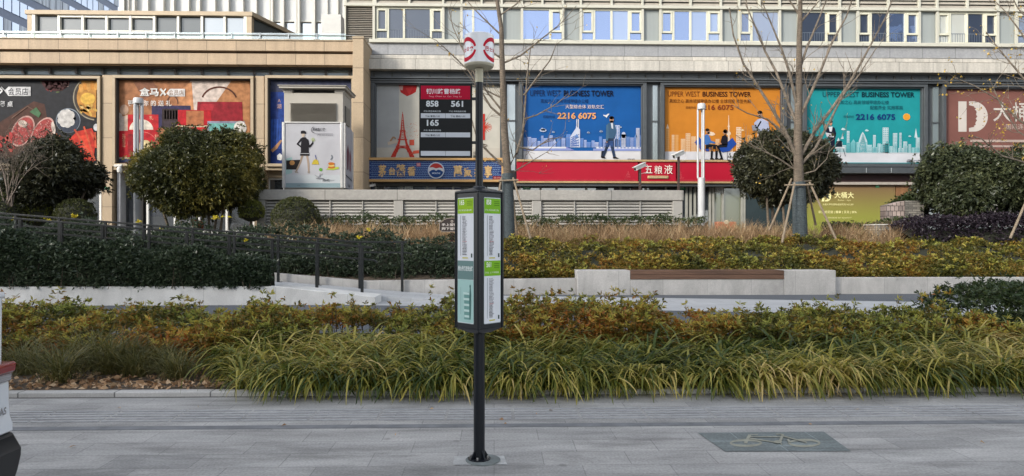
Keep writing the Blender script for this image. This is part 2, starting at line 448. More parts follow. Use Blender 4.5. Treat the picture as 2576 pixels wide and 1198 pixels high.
# painted bicycle panel on the pavement
def g2(cx, cy): return ground((1850 + cx / 5.6) * .93571, (1140 + cy / 5.6) * .93571)
t = thing('bicycle_marking', 'worn grey green bicycle parking panel painted on the grey paving', 'road marking', ground(1950, 1112))
m = MB(); q = [ground(1755, 1090), ground(1824, 1137), ground(2140, 1136), ground(2072, 1087)]
m.poly([(p.x, p.y, .004) for p in q], JOINTED('green_paint', (.165, .19, .188, 1), .62, .30, .005, 'XY', .05, .75, .43, 1.5, streak=.25, stretch=(.6, 3, 1), grain=50, stain=-.35, sscale=2.6, grit=.2)); m.build('painted_panel', t)
A = Art(lambda u, v, n: Vector((*g2(u, v).xy, .0055 + .0003 * n)))
PY = M('faded_yellow_paint', (0.305, 0.30, 0.24, 1), .8, var=.22, scale=11)
for cx, cy, rx, ry in ((870, 297, 245, 60), (1750, 298, 245, 64)): A.ring(cx, cy, rx, ry, 34, PY)
for pts, w in ((((900, 178), (1050, 172)), 11), (((930, 178), (860, 298)), 46), (((845, 298), (895, 298)), 20), (((930, 208), (1420, 208)), 12), (((930, 232), (1310, 290), (1400, 290)), 16),
               (((1430, 172), (1380, 285)), 40), (((1320, 172), (1420, 172)), 12), (((1440, 205), (1790, 298)), 16), (((1390, 300), (1410, 335)), 16), (((1500, 250), (1530, 300)), 30)):
    A.line(pts, w, PY)
A.ring(1350, 292, 60, 22, 20, PY)
A.build('bicycle_symbol', t)
# concrete patch under the bus stop post
q = [ground(1143, 1149), ground(1139, 1171), ground(1276, 1170), ground(1268, 1148)]
m = MB(); m.poly([(p.x, p.y, .004) for p in q], M('new_mortar', (.43, .43, .42, 1), .85, var=.25, scale=9, bump=.5)); m.build('pavement_patch', kind='structure')
p0 = ground(1215, 1159); m = MB(); m.lathe(p0.x, p0.y, [(.125, .0), (.125, .009), (.11, .009)], M('grey_grout', (.17, .19, .185, 1), .85, var=.2, scale=15), 28); m.build('pavement_grout', kind='structure')

# ------------------------------------------------------------------ low walls, bench, ramp railings
GRAN = JOINTED('flamed_granite', (0.47, 0.455, 0.435, 1), 1.25, 5, .004, 'XZ', .05, .8, 0, .55, streak=.16, stretch=(1.5, 1, .8), grain=45, bump=.25, stain=.14, sscale=1.2)
WHITE_ST = JOINTED('white_wall_stone', (0.70, 0.695, 0.675, 1), 1.7, 5, .004, 'XZ', .04, .75, 0, .6, streak=.12, stretch=(1.2, 1, .8), grain=50, stain=.12, sscale=1.0)
x690, x942 = X(690, 16.4), X(944, 16.4)
w = MB()
w.box(-60, x690, 16.4, 16.62, -.1, .45, WHITE_ST)
w.prism([(x690, -.1), (x942, -.1), (x942, .19), (x690, .45)], 16.4, 17.3, WHITE_ST)
w.build('planter_wall', label='long white stone planter wall below the dark hedge, sloping down at its end', cat='wall', loc=(-12, 16.4, 0), bevel=.012)
m = MB(); m.box(-60, x690 - .003, 16.623, 17.305, 0, .40, SOIL); m.build('hedge_ground', kind='structure')
xa, xb, xc = X(911, 19.3), X(1450, 19.2), X(2103, 19.0)
w = MB(); w.prism([(-60, 0), (xa, 0), (xa, .40), (-17, 1.58), (-60, 1.58)], 19.3, 19.5, GRAN)
w.build('ramp_wall', label='granite wall along the back of the ramp, behind both railings', cat='wall', loc=(-8, 19.3, 0), bevel=.012)
w = MB(); w.prism([(xa + .003, -.1), (xb - .003, -.1), (xb - .003, .46), (xa + .003, .40)], 19.2, 19.5, GRAN)
w.build('low_wall', label='short low granite wall between the black railing and the bench', cat='wall', loc=((xa + xb) / 2, 19.2, 0), bevel=.012)
w = MB(); w.box(xc + .003, 60, 19.2, 19.5, -.1, .47, GRAN)
w.build('low_wall', label='low granite planter wall running on to the right of the bench', cat='wall', loc=(xc + 4, 19.2, 0), bevel=.012)
t = thing('stone_bench', 'long granite block bench with a brown wooden seat inset, in front of the azaleas', 'bench', ((xb + xc) / 2, 19.3, 0))
b0, b1 = X(1586, 19.0), X(1972, 19.0)
m = MB(); m.box(xb, b0 - .002, 19.0, 19.75, -.1, .69, GRAN); m.box(b1 + .002, xc, 19.0, 19.75, -.1, .69, GRAN); m.box(b0 - .001, b1 + .001, 19.003, 19.75, -.1, .44, GRAN)
m.build('stone_base', t, bevel=.015)
WOOD = M('weathered_timber', (0.115, 0.06, 0.036, 1), .6, var=.35, scale=2.2, stretch=(.5, 8, 8), bump=.2)
m = MB()
m.box(b0, b1, 18.985, 19.03, .445, .565, WOOD); m.box(b0, b1, 18.985, 19.03, .572, .69, WOOD)
for k in range(5): m.box(b0, b1, 19.035 + k * .142, 19.17 + k * .142, .655, .69, WOOD)
m.box(b0, b1, 19.035, 19.72, .442, .652, WOOD)
m.build('seat', t, bevel=.006)
BLK = M('black_railing_paint', (0.013, 0.015, 0.016, 1), .38, var=.3, scale=4)
def railing(label, Y, posts, line, mids, ext):
    """posts: photo x of each; line: the top rail (x, z) points; mids: drops below the top rail"""
    xs_, zs_ = [p[0] for p in line], [p[1] for p in line]
    t = thing('ramp_railing', label, 'railing', (posts[-1], Y, 0), 'black railings beside the ramp')
    m = MB()
    for (ax, az), (bx, bz) in zip(line, line[1:]): m.bar((ax, Y, az - .02), (bx, Y, bz - .02), .07, .05, BLK)
    m.build('top_rail', t, bevel=.006)
    for d, h in mids:
        m = MB()
        for (ax, az), (bx, bz) in zip(line, line[1:]): m.bar((ax, Y, az - d), (bx - (.1 if bx == line[-1][0] else 0), Y, bz - d), .05, h, BLK)
        if ext: m.tube([(line[-1][0] - .1, Y, line[-1][1] - d), (line[-1][0] + .06, Y, line[-1][1] - d - .02), (line[-1][0] + .13, Y, line[-1][1] - d - .07)], .02, BLK)
        m.build('lower_rail', t)
    for x in posts:
        m = MB(); z = interp(x, xs_, zs_)
        zb = max(rampz(x) - .06, 0)
        m.box(x - .034, x + .034, Y - .034, Y + .034, zb, z - .046, BLK); m.box(x - .09, x + .09, Y - .09, Y + .09, zb, zb + .012 + .05, BLK)
        m.build('post', t, bevel=.004)
fp = [X(p, 17.2) for p in (-320, -185, -52, 52, 155, 258, 362, 470, 577, 685, 797, 911)]
railing('black metal railing along the front of the ramp, close behind the clipped dark hedge', 17.2, fp,
        [(X(-400, 17.2), Z(510, 17.2, -400)), (X(0, 17.2), Z(545, 17.2, 0)), (X(561, 17.2), Z(590, 17.2, 561)), (X(936, 17.2), Z(621, 17.2, 936))], [(.32, .045)], True)
rp = [X(p, 19.1) for p in (-330, -200, -80, 40, 150, 265, 375, 485, 590, 700, 800, 905, 1012)]
railing('black metal railing along the back of the ramp, ending in a level handrail', 19.1, rp,
        [(X(-400, 19.1), Z(500, 19.1, -400)), (X(0, 19.1), Z(535, 19.1, 0)), (X(561, 19.1), Z(580, 19.1, 561)), (X(900, 19.1), Z(607, 19.1, 900)), (X(1024, 19.1), Z(607.5, 19.1, 1024))], [(.31, .045)], True)

# ------------------------------------------------------------------ shopping block on the left, tan stone
YL = 31.0
TAN = JOINTED('tan_stone', (0.405, 0.300, 0.195, 1), 1.30, 40, .018, 'XZ', .07, .62, 0, .5, streak=.13, stretch=(2.2, 1, .25), grain=30, bump=.1)
TANP = JOINTED('tan_stone_pier', (0.40, 0.305, 0.20, 1), 40, 1.55, .018, 'XZ', .05, .62, 0, .5, streak=.07, grain=30, bump=.1)
TANF = M('tan_frame', (0.37, 0.29, 0.19, 1), .55, var=.08, scale=2)
DARK = M('dark_recess', (0.035, 0.034, 0.033, 1), .7)
BRONZE = M('bronze_recess', (0.11, 0.06, 0.035, 1), .6)
GRN = GLASS('spandrel_glass', (0.10, 0.14, 0.135, 1), .30, .08, .1)
SHOPG = GLASS('shop_glass', (0.012, 0.018, 0.024, 1), .16, .02, .05)
WFR = M('white_window_frame', (.72, .72, .70, 1), .4, var=.05)
ZL = lambda py, Y=YL: Z(py, Y, 445)
xl0, xr = -42.0, X(889, 30.8)
t = thing('shopping_block', 'low tan stone shopping block with big posters and a glass rail on its roof', 'building', (-18, 31, 1.45))
m = MB()
m.box(xl0, X(913, 30.8), 32.3, 44, 1.2, ZL(112), DARK)
m.build('core_wall', t, smooth=0)
m = MB(); m.box(xl0, xr, 30.75, 32.3, ZL(126.5, 30.75), ZL(100, 30.75), TAN); m.box(xl0, xr, 30.70, 32.31, ZL(100, 30.7) + .002, ZL(97, 30.7), TANF); m.build('upper_band', t, bevel=.01)
m = MB(); m.box(xl0, xr, 31.0, 32.29, ZL(133.5), ZL(127), BRONZE); m.box(xl0, xr, 31.25, 32.29, ZL(170, 31.25), ZL(162.4, 31.25), DARK); m.build('shadow_gap', t)
m = MB(); m.box(xl0, xr, 30.85, 32.28, ZL(161.5, 30.85), ZL(133.5, 30.85), TAN); m.build('lower_band', t, bevel=.01)
m = MB(); m.box(xl0, xr, 31.6, 32.27, ZL(190, 31.6), ZL(168, 31.6), GRN)
gx_ = [v * .93571 for v in (-150, -75, 62, 134, 205, 276, 319, 403, 472, 543, 613, 683, 727, 807, 876, 940)]
for p in gx_: m.box(X(p, 31.5) - .05, X(p, 31.5) + .05, 31.45, 31.6, ZL(187, 31.5), ZL(168, 31.5), M('bronze_fin', (.05, .045, .04, 1), .4))
m.build('clerestory', t)
# piers, the big one closes the block on the right
for a, b, ya in ((257, 282, 31.1), (642, 664, 31.1), (-150, -128, 31.1)):
    m = MB(); m.box(X(a, ya), X(b, ya), ya, 32.3, 1.2, ZL(190, ya), TANP); m.build('pier', t, bevel=.012)
m = MB(); m.box(xr, X(915, 30.7), 30.65, 44, 1.2, ZL(91, 30.65) - .05, TANP); m.box(xr - .02, X(915, 30.7) + .02, 30.62, 44, ZL(91, 30.65) - .048, ZL(91, 30.65) + .05, TANF); m.build('corner_pier', t, bevel=.012)
# picture frames round the three posters
def frame(x0, x1, y0, y1, Y, wpx, mat, depth, parent, name, back=None):
    m = MB(); a, b, c, d = X(x0, Y), X(x1, Y), Z(y1, Y, (x0 + x1) / 2), Z(y0, Y, (x0 + x1) / 2); wv = wpx * Y / F
    m.box(a - wv, b + wv, Y, Y + depth, d, d + wv, mat); m.box(a - wv, b + wv, Y, Y + depth, c - wv, c, mat)
    m.box(a - wv, a, Y, Y + depth, c + .001, d - .001, mat); m.box(b, b + wv, Y, Y + depth, c + .001, d - .001, mat)
    # inner step
    s2 = wv * .35
    m.box(a, b, Y + .10, Y + depth - .01, d - s2, d - .001, back or mat); m.box(a, a + s2, Y + .10, Y + depth - .01, c + .001, d - s2 - .001, back or mat); m.box(b - s2, b, Y + .10, Y + depth - .01, c + .001, d - s2 - .001, back or mat)
    m.build(name, parent, bevel=.008)
for a, b in ((-112, 244), (289, 630), (673, 884)):
    frame(a, b, 197, 412, 31.0, 7, TANF, .5, t, 'poster_frame', DARK)
# street level: white framed shop windows under a deep tan sill
m = MB()
m.box(xl0, xr, 31.15, 32.28, ZL(428, 31.15), ZL(419.5, 31.15), TANF)
m.build('sill_band', t, bevel=.01)
m = MB(); m.box(X(282, 31.6), X(640, 31.6), 31.6, 32.2, ZL(446, 31.6), ZL(428.5, 31.6), TANF); m.box(X(664, 31.6), xr, 31.6, 32.2, ZL(446, 31.6), ZL(428.5, 31.6), TANF); m.build('shopfront_head', t)
def shop_window(a, b, y0, Y, parent, nm='window', mull=()):
    g = MB(); g.box(X(a, Y), X(b, Y), Y + .12, Y + .16, 1.45, ZL(y0, Y), SHOPG); o = g.build(nm, parent)
    f = MB(); fw = .10
    x0, x1, z1 = X(a, Y), X(b, Y), ZL(y0, Y)
    f.box(x0, x0 + fw, Y, Y + .11, 1.45, z1, WFR); f.box(x1 - fw, x1, Y, Y + .11, 1.45, z1, WFR); f.box(x0 + fw, x1 - fw, Y, Y + .11, z1 - fw, z1, WFR); f.box(x0 + fw, x1 - fw, Y, Y + .11, 1.45, 1.95, WFR)
    for k in mull: f.box(X(k, Y) - .05, X(k, Y) + .05, Y - .01, Y + .11, 1.955, z1 - fw - .005, WFR)
    f.build('frame', o, bevel=.006)
shop_window(-128, 255, 428.5, 31.7, t, mull=(-40, 50, 150, 200))
shop_window(308, 352, 446.5, 31.75, t, mull=())
shop_window(368, 640, 446.5, 31.75, t, mull=(440, 500, 570))
shop_window(672, 886, 446.5, 31.75, t, mull=(715, 790))
m = MB(); m.box(X(297, 31.4), X(306, 31.4), 31.3, 31.75, 1.45, ZL(425, 31.4), M('steel_downpipe', (.34, .35, .37, 1), .45, .1)); m.build('downpipe', t, bevel=.02)
# glass rail on the roof edge
m = MB(); GL = CLEAR('rail_glass', (.80, .90, .88, 1), .22)
xs_ = [X(p, 31.0) for p in range(-140, 900, 72)]
for a, b in zip(xs_, xs_[1:]): m.box(a + .01, min(b, xr) - .01, 31.2, 31.215, ZL(97) - .02, ZL(78), GL)
m.build('glass_rail', t, smooth=0)
m = MB(); ST = M('brushed_steel', (.42, .45, .46, 1), .3, .7)
m.tube([(xl0, 31.14, ZL(84)), (xr, 31.14, ZL(84))], .022, ST)
for a in xs_[1:-1]: m.box(a - .02, a + .02, 31.1, 31.14, ZL(97), ZL(79), ST); m.box(a - .12, a + .12, 31.1, 31.13, ZL(95), ZL(94), ST); m.box(a - .12, a + .12, 31.1, 31.13, ZL(82.5), ZL(81.5), ST)
m.build('rail_fittings', t)
# house number plate
m = MB(); a = X(268, 31.1); m.box(a - .14, a + .14, 31.07, 31.098, Z(478.5, 31.1), Z(473, 31.1), M('green_plate', (.03, .30, .13, 1), .4))
np_ = m.build('number_plate', t)
A = facade_art(268, 476, 31.068); A.text('688号', 263, 474, 273, 478, C(225, 240, 225)); A.build('lettering', np_)

# ------------------------------------------------------------------ rooftop pavilion, towers behind
YP = 36.0
t = thing('rooftop_pavilion', 'low glass pavilion with tan trim standing on the roof of the shopping block', 'building', (X(350, YP), YP, ZL(112)))
zt, zb = Z(29.5, YP, 350), ZL(112)
GP = GLASS('pavilion_glass', (.022, .032, .034, 1), .055, .02, .08)
xa_, xb_ = X(70, YP), X(634, YP)
TRIM = M('pavilion_trim', (.42, .33, .22, 1), .55, var=.05)
bk = (X(760, 40.3), 40.3)
m = MB(); m.prism([(xa_ - .1, YP - .1), (xb_ + .05, YP - .1), (bk[0] + .05, bk[1]), (xa_ - .1, 40.3)], zt - .2, zt + .02, TRIM, 'z'); m.build('roof', t, bevel=.01)
m = MB(); m.prism([(xa_ + .05, YP + .15), (xb_ - .1, YP + .15), (bk[0] - .12, bk[1] - .2), (xa_ + .05, 40.2)], zb, zt - .203, GP, 'z'); m.build('glazing', t, smooth=0)
m = MB(); GP2 = GLASS('pavilion_glass_bright', (.05, .07, .08, 1), .22, .02, .08)
for a, b in ((511, 562), (568, 622)): m.box(X(a, YP), X(b, YP), YP + .12, YP + .149, zb, zt - .205, GP2)
m.build('bright_pane', t, smooth=0)
m = MB(); WM = M('pavilion_mullion', (.74, .71, .62, 1), .45, var=.04)
for p in (148, 208, 268, 328, 388, 448, 508, 565): m.box(X(p, YP) - .06, X(p, YP) + .06, YP - .02, YP + .148, zb, zt - .205, WM)
for a, b in ((148, 208), (208, 268), (268, 328), (328, 388)):
    m.box(X(a, YP) + .07, X(b, YP) - .07, YP, YP + .14, zt - .32, zt - .21, WM); m.box(X(a, YP) + .07, X(b, YP) - .07, YP, YP + .14, Z(80, YP, 350), Z(77, YP, 350), WM)
m.build('mullions', t, bevel=.005)
m = MB(); m.box(xa_, xa_ + .22, YP - .05, YP + .3, zb, zt - .205, TRIM); m.box(xa_ + .222, xa_ + .4, YP - .045, YP + .2, zb, zt - .206, WM); m.build('corner_post', t, bevel=.01)
m = MB(); m.box(xb_ - .26, xb_, YP - .05, YP + .3, zb, zt - .205, TRIM); m.box(xb_ - .42, xb_ - .262, YP - .045, YP + .2, zb, zt - .206, WM)
m.build('corner_post', t, bevel=.01)

YT = 47.0
t = thing('office_tower', 'pale curtain wall tower with light metal mullions rising behind the shopping block', 'building', (X(580, YT), YT, 0))
WP = M('white_spandrel', (.47, .48, .48, 1), .4, var=.05, scale=.6)
MUL = M('tower_mullion', (.52, .51, .47, 1), .45, var=.05)
x0, x1 = X(305, YT), X(880, YT)
TG = GLASS('tower_glass', (.05, .07, .09, 1), .42, .02, .12)
m = MB(); m.box(x0, x1 + 4, YT + .35, YT + 18, 0, 36, M('tower_core', (.3, .3, .3, 1))); m.build('core_wall', t)
cols = [336, 362, 399, 431, 476, 508, 550, 582, 624, 656, 697, 730, 780, 830, 880]
zs = Z(50, YT, 600)
m = MB(); m.box(x0, x1, YT + .1, YT + .34, zs, zs + 2.3, WP); m.box(x0, x1, YT + .1, YT + .34, zs + 4.6, zs + 7, WP); m.build('spandrel', t)
m = MB(); m.box(x0, x1, YT + .2, YT + .33, 9, zs - .002, TG); m.box(x0, x1, YT + .2, YT + .33, zs + 2.302, zs + 4.598, TG); m.build('glazing', t)
m = MB()
for i, p in enumerate([312, 322, 340, 372, 404, 412, 437, 468, 476, 502, 534, 542, 574, 604, 612, 644, 677, 686, 712, 744, 753, 790, 822, 850, 868]):
    wv = .16 if i % 3 else .24
    m.box(X(p, YT) - wv / 2, X(p, YT) + wv / 2, YT - .22 if i % 3 != 1 else YT - .05, YT + .098, 9, 34, MUL)
m.box(x0, x1, YT + .02, YT + .195, zs - .1, zs - .003, MUL)
m.build('mullions', t, bevel=.01)
m = MB(); a, b = X(808, 45), X(858, 45); m.box(a, b, 45, 46, 9, Z(36, 45, 830), M('plant_box', (.50, .50, .48, 1), .5, var=.06)); m.build('plant_screen', t, bevel=.02)

t = thing('blue_tower', 'blue glass tower with banded floors far behind at the upper left', 'building', (-70, 96, 0))
BG = GLASS('blue_glass', (.10, .17, .36, 1), .35, .05, .1); BS = M('blue_spandrel', (.075, .10, .17, 1), .4); BC = M('curtain_white', (.42, .45, .50, 1), .6, var=.3, scale=.9, stretch=(1, 4, .3))
m = MB(); m.box(-95, -63, 62, 116, 0, 60, BS); m.build('wall', t)
for fl in range(8, 18):
    m = MB(); z = 3.1 * fl; yy = 62.3
    k = 0
    while yy < 115.5:
        k += 1; r = random.random()
        m.box(-63.0, -62.9, yy, yy + 1.32, z, z + 1.95, BC if r < .42 else BG); yy += 1.5
    m.build('window_row', t, smooth=0)
# ------------------------------------------------------------------ apartment building on the right
YR = 32.0
ZR = lambda py, Y=YR: Z(py, Y, 1750)
BEAM = M('cream_metal', (.47, .46, .39, 1), .45, var=.05, scale=2)
GREYP = JOINTED('grey_cladding', (.27, .275, .285, 1), 1.62, 40, .016, 'XZ', .04, .45, 0, .55, streak=.06, stretch=(2, 1, .4), grain=12, bump=.05)
FASC = JOINTED('cream_fascia', (.46, .435, .385, 1), 1.64, 40, .016, 'XZ', .06, .5, 0, .55, streak=.22, stretch=(3, 1, .13), grain=12, bump=.05)
INFILL = M('grey_infill', (.27, .295, .29, 1), .5, var=.06, scale=1, stretch=(6, 1, .2))
FRAMEC = M('cream_window_frame', (.56, .55, .44, 1), .4, var=.05)
CHAR = M('charcoal_metal', (.055, .062, .068, 1), .42, var=.12, scale=3)
LOUV = M('louvre_metal', (.36, .33, .28, 1), .45, var=.08)
APG = GLASS('apartment_glass', (.06, .085, .15, 1), .42, .015, .06, (.50, .62, .92, 1))
APGB = GLASS('apartment_glass_curtained', (.20, .24, .31, 1), .34, .03, .05, (.55, .66, .92, 1)); APGC = GLASS('apartment_glass_deep', (.03, .05, .10, 1), .40, .015, .09, (.42, .55, .86, 1))
APG2 = GLASS('apartment_glass_dark_reflection', (.010, .020, .045, 1), .07, .015, .12)  # dark, dull panes: the reflection of dark buildings is put into the colour
APGW = GLASS('apartment_glass_pale_reflection', (.46, .47, .42, 1), .2, .03, .3)  # pale base colour paints in a white building mirrored by these panes
xA, xB = X(866, 32.8), 45.0
t = thing('apartment_building', 'grey and cream apartment building with rows of windows above the office posters', 'building', (16, 32, 1.45))
m = MB(); m.box(xA, xB, 33.3, 48, 1.2, 26, M('building_core', (.12, .12, .12, 1))); m.build('core_wall', t)
YW = 32.75
m = MB(); zt = ZR(24, YW); m.box(xA, xB, YW - .12, 33.29, zt, ZR(16.5, YW), BEAM); m.build('beam', t, bevel=.01)
m = MB(); m.box(X(930, YW), xB, YW - .2, 33.28, ZR(115, YW), ZR(106.5, YW), BEAM); m.build('window_sill_band', t, bevel=.01)
m = MB(); m.box(X(925, YW), xB, YW - .05, 33.27, ZR(143, YW), ZR(115.6, YW), GREYP); m.build('grey_band', t)
m = MB(); m.box(X(922, 32.3), xB, 32.3, 33.26, ZR(153, 32.3), ZR(143.5, 32.3), FASC); m.build('ledge', t, bevel=.015)
m = MB(); m.box(X(921, YR), xB, YR, 33.25, ZR(179, YR), ZR(153.6, YR), FASC); m.build('fascia', t, bevel=.01)
m = MB(); m.box(X(925, 32.4), xB, 32.4, 33.24, ZR(208, 32.4), ZR(179.5, 32.4), CHAR)
for k in range(40):
    xx = X(925, 32.3) + .25 + k * .86
    m.box(xx, xx + .06, 32.33, 32.4, ZR(198, 32.3), ZR(188, 32.3), DARK)
m.box(X(925, 32.3), xB, 32.22, 32.395, ZR(202, 32.3), ZR(199, 32.3), CHAR); m.box(X(925, 32.3), xB, 32.28, 32.395, ZR(207, 32.3), ZR(204, 32.3), CHAR)
m.build('soffit_band', t)
zw0, zw1 = ZR(106, YW), ZR(24.4, YW)
WIN = [(945, 1115, 'CPWC', 1), (1161, 1262, 'pW', 0), (1313, 1416, 'WC', 0), (1461, 1616, 'CPPC', 0), (1661, 1813, 'CPPC', 0), (1859, 1961, 'CW', 0), (2008, 2112, 'WC', 1), (2157, 2312, 'CPPC', 2), (2357, 2509, 'CPPC', 3), (2556, 2712, 'CPPC', 0), (2760, 2860, 'WC', 1)]
PRAIL = M('inner_railing', (.10, .12, .15, 1), .4)
CURT = M('curtain_fabric', (.62, .64, .66, 1), .8, var=.2, scale=3, stretch=(8, 1, .3))
def apartment_window(a, b, pat, dark):
    o = MB(); x0, x1 = X(a, YW), X(b, YW); fw = .085
    o.box(x0, x1, YW + .02, YW + .12, zw0, zw0 + fw, FRAMEC); o.box(x0, x1, YW + .02, YW + .12, zw1 - fw, zw1, FRAMEC)
    wt = {'C': 1.0, 'P': 1.3, 'W': 2.2, 'p': .9}; tot = sum(wt[k] for k in pat); xx = x0
    cells = []
    for k in pat:
        w_ = (x1 - x0) * wt[k] / tot; cells.append((k, xx, xx + w_)); xx += w_
    for k, p, q in cells:
        o.box(p, p + fw * .6, YW, YW + .119, zw0 + fw + .001, zw1 - fw - .001, FRAMEC); o.box(q - fw * .6, q, YW, YW + .119, zw0 + fw + .001, zw1 - fw - .001, FRAMEC)
    w_ = o.build('window', t, bevel=.005)
    g = MB()
    for i, (k, p, q) in enumerate(cells):
        dk = dark == 1 or (dark == 2 and i < 2) or (dark == 3 and i > 1)
        mt = APG2 if dk else APGW if dark == 3 else random.choice((APG, APG, APGB, APGC))
        g.box(p + fw * .6, q - fw * .6, YW + .07, YW + .09, zw0 + fw, zw1 - fw, mt)
    g.build('pane', w_, smooth=0)
    f = MB()
    for k, p, q in cells:
        if k == 'C':
            zz = zw0 + .42
            f.box(p + .05, q - .05, YW - .02, YW + .068, zz, zz + .09, FRAMEC); f.box(p + .05, q - .05, YW - .02, YW + .068, zw1 - .17, zw1 - .086, FRAMEC)
            f.box(p + .052, p + .13, YW - .019, YW + .067, zz + .09, zw1 - .17, FRAMEC); f.box(q - .13, q - .052, YW - .019, YW + .067, zz + .09, zw1 - .17, FRAMEC)
    if f.v: f.build('casement', w_, bevel=.006)
    if dark:
        r = MB()
        r.box(x0 + .1, x1 - .1, YW + .062, YW + .068, zw0 + .50, zw0 + .53, PRAIL)
        n = int((x1 - x0) / .12)
        for i in range(n): r.box(x0 + .1 + i * .12, x0 + .118 + i * .12, YW + .062, YW + .068, zw0 + .09, zw0 + .5, PRAIL)
        r.build('inner_railing', w_)
for w_ in WIN: apartment_window(*w_)
ends = [w_[1] for w_ in WIN]; starts = [w_[0] for w_ in WIN]
for a, b in zip(ends, starts[1:]):
    m = MB(); m.box(X(a, YW) + .003, X(b, YW) - .003, YW + .10, YW + .25, zw0, zw1, INFILL)
    for q in (a, b): m.box(X(q, YW) - .06, X(q, YW) + .06, YW - .06, YW + .001 + .018, zw0, zw1, BEAM)
    m.build('infill_panel', t)
for a, b, dz in ((868, 871, 1.6), (938, 944, .2)):
    m = MB(); m.box(X(a, YW), X(b, YW), YW - .1, YW + .3, zw0 - dz, zw1, BEAM); m.build('corner_post', t)
def louvres(m, a, b, z0, z1, Y, n, mat, tilt=.6):
    h = (z1 - z0) / n
    for i in range(n):
        z = z0 + i * h
        m.prism([(Y, z + h * .1), (Y + .004, z + h * .05), (Y + .10, z + h * .85), (Y + .096, z + h * .92)], a, b, mat, 'x')
m = MB(); louvres(m, X(872, YW), X(937, YW), zw0 - .35, zw1 - .05, YW - .02, 22, LOUV); m.box(X(872, YW), X(937, YW), YW + .2, YW + .3, zw0 - .4, zw1, DARK); m.build('louvre_panel', t, smooth=0)
# equipment gallery over the windows
m = MB(); zg0, zg1 = ZR(16, YW), ZR(16, YW) + 1.6
edges = [870, 940] + [p for w_ in WIN for p in (w_[0], (w_[0] + w_[1]) / 2, w_[1])]
for a, b in zip(edges, edges[1:]): louvres(m, X(a, YW) + .07, X(b, YW) - .07, zg0 + .02, zg1, YW, 9, LOUV)
m.box(xA, xB, YW + .65, YW + .7, zg0, zg1, DARK)
m.build('gallery_louvre', t, smooth=0)
m = MB()
for p in edges: m.box(X(p, YW) - .055, X(p, YW) + .055, YW - .06, YW + .12, zg0 + .001, zg1 + 2, BEAM)
m.build('gallery_post', t, bevel=.008)
for p in (1262, 1320, 1425, 2040, 2075, 2560):
    m = MB(); a = X(p, YW); m.box(a - .4, a + .4, YW + .2, YW + .55, zg0, zg0 + .7, M('unit_casing', (.55, .54, .5, 1), .5)); m.lathe(a - .1, YW + .3, [(.1, zg0 + .05), (.1, zg0 + .06)], DARK, 8); m.build('air_conditioner', t, bevel=.02)
m = MB(); m.box(xA, xB, YW, 33.2, zg1 + 2.001, 26, GREYP); m.build('upper_wall', t)
# poster bays: charcoal uprights, frames and narrow glass strips
SLIM = GLASS('slim_glass', (.13, .16, .16, 1), .2, .1, .1)
BAYS = [(942, 1261, 210.5, 399), (1314, 1618, 211.5, 402), (1671, 1971, 216, 402), (2030, 2326, 219, 410), (2381, 2712, 221, 412)]
for a, b, y0, y1 in BAYS: frame(a, b, y0 - 1, y1 + 1, 32.35, 9, CHAR, .5, t, 'poster_frame', CHAR)
for a, b in ((1270, 1305), (1627, 1662), (1980, 2021), (2335, 2372)):
    m = MB(); m.box(X(a, 32.6), X(b, 32.6), 32.6, 33.2, ZR(455, 32.6), ZR(206, 32.6), CHAR); m.build('bay_pier', t)
for a, b in ((1276, 1296), (1642, 1654), (1990, 2011), (2347, 2361)):
    m = MB(); m.box(X(a, 32.55), X(b, 32.55), 32.55, 32.598, ZR(430, 32.55), ZR(216, 32.55), SLIM); o = m.build('slim_window', t)
    m = MB(); m.box(X(a, 32.5), X(b, 32.5), 32.5, 32.549, ZR(308, 32.5), ZR(304, 32.5), CHAR); m.build('transom', o)
m = MB(); m.box(X(2010, 32.1), X(2400, 32.1), 32.1, 33.2, ZR(435, 32.1), ZR(420, 32.1), CHAR)
for p in (2180, 2243, 2330): m.box(X(p, 32.07) - .02, X(p, 32.07) + .02, 32.07, 32.1, ZR(434, 32.1), ZR(421, 32.1), M('edge_metal', (.2, .22, .23, 1)))
m.build('poster_ledge', t, bevel=.01)
m = MB(); m.box(X(921, 32.45), X(941, 32.45), 32.45, 33.2, 1.3, ZR(209, 32.45), M('navy_cladding', (.028, .036, .06, 1), .4)); m.build('side_cladding', t)
# ground floor right: maroon band and olive window film
m = MB(); m.box(X(2020, 32.7), X(2760, 32.7), 32.7, 33.2, ZR(456.5, 32.7), ZR(436, 32.7), M('maroon_panel', (.055, .022, .022, 1), .5, var=.15)); m.build('maroon_band', t)
m = MB(); m.box(X(2020, 32.6), X(2760, 32.6), 32.6, 33.2, ZR(464, 32.6), ZR(457, 32.6), M('pale_channel', (.40, .36, .32, 1), .5)); m.build('pale_band', t, bevel=.01)
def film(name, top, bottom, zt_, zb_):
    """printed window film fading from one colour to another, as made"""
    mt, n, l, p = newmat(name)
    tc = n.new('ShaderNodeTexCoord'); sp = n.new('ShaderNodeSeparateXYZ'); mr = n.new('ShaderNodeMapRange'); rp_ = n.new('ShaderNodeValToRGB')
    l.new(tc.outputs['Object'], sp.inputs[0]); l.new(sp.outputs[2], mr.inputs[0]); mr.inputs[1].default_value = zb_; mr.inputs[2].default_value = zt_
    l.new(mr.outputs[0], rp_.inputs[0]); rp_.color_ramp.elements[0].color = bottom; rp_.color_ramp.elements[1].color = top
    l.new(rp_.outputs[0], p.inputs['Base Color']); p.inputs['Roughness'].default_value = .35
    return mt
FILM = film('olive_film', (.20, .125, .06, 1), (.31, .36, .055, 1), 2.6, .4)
m = MB(); m.box(X(2028, 32.8), X(2252, 32.8), 32.8, 33.1, 1.45, ZR(464.5, 32.8), FILM); fo = m.build('film_window', t)
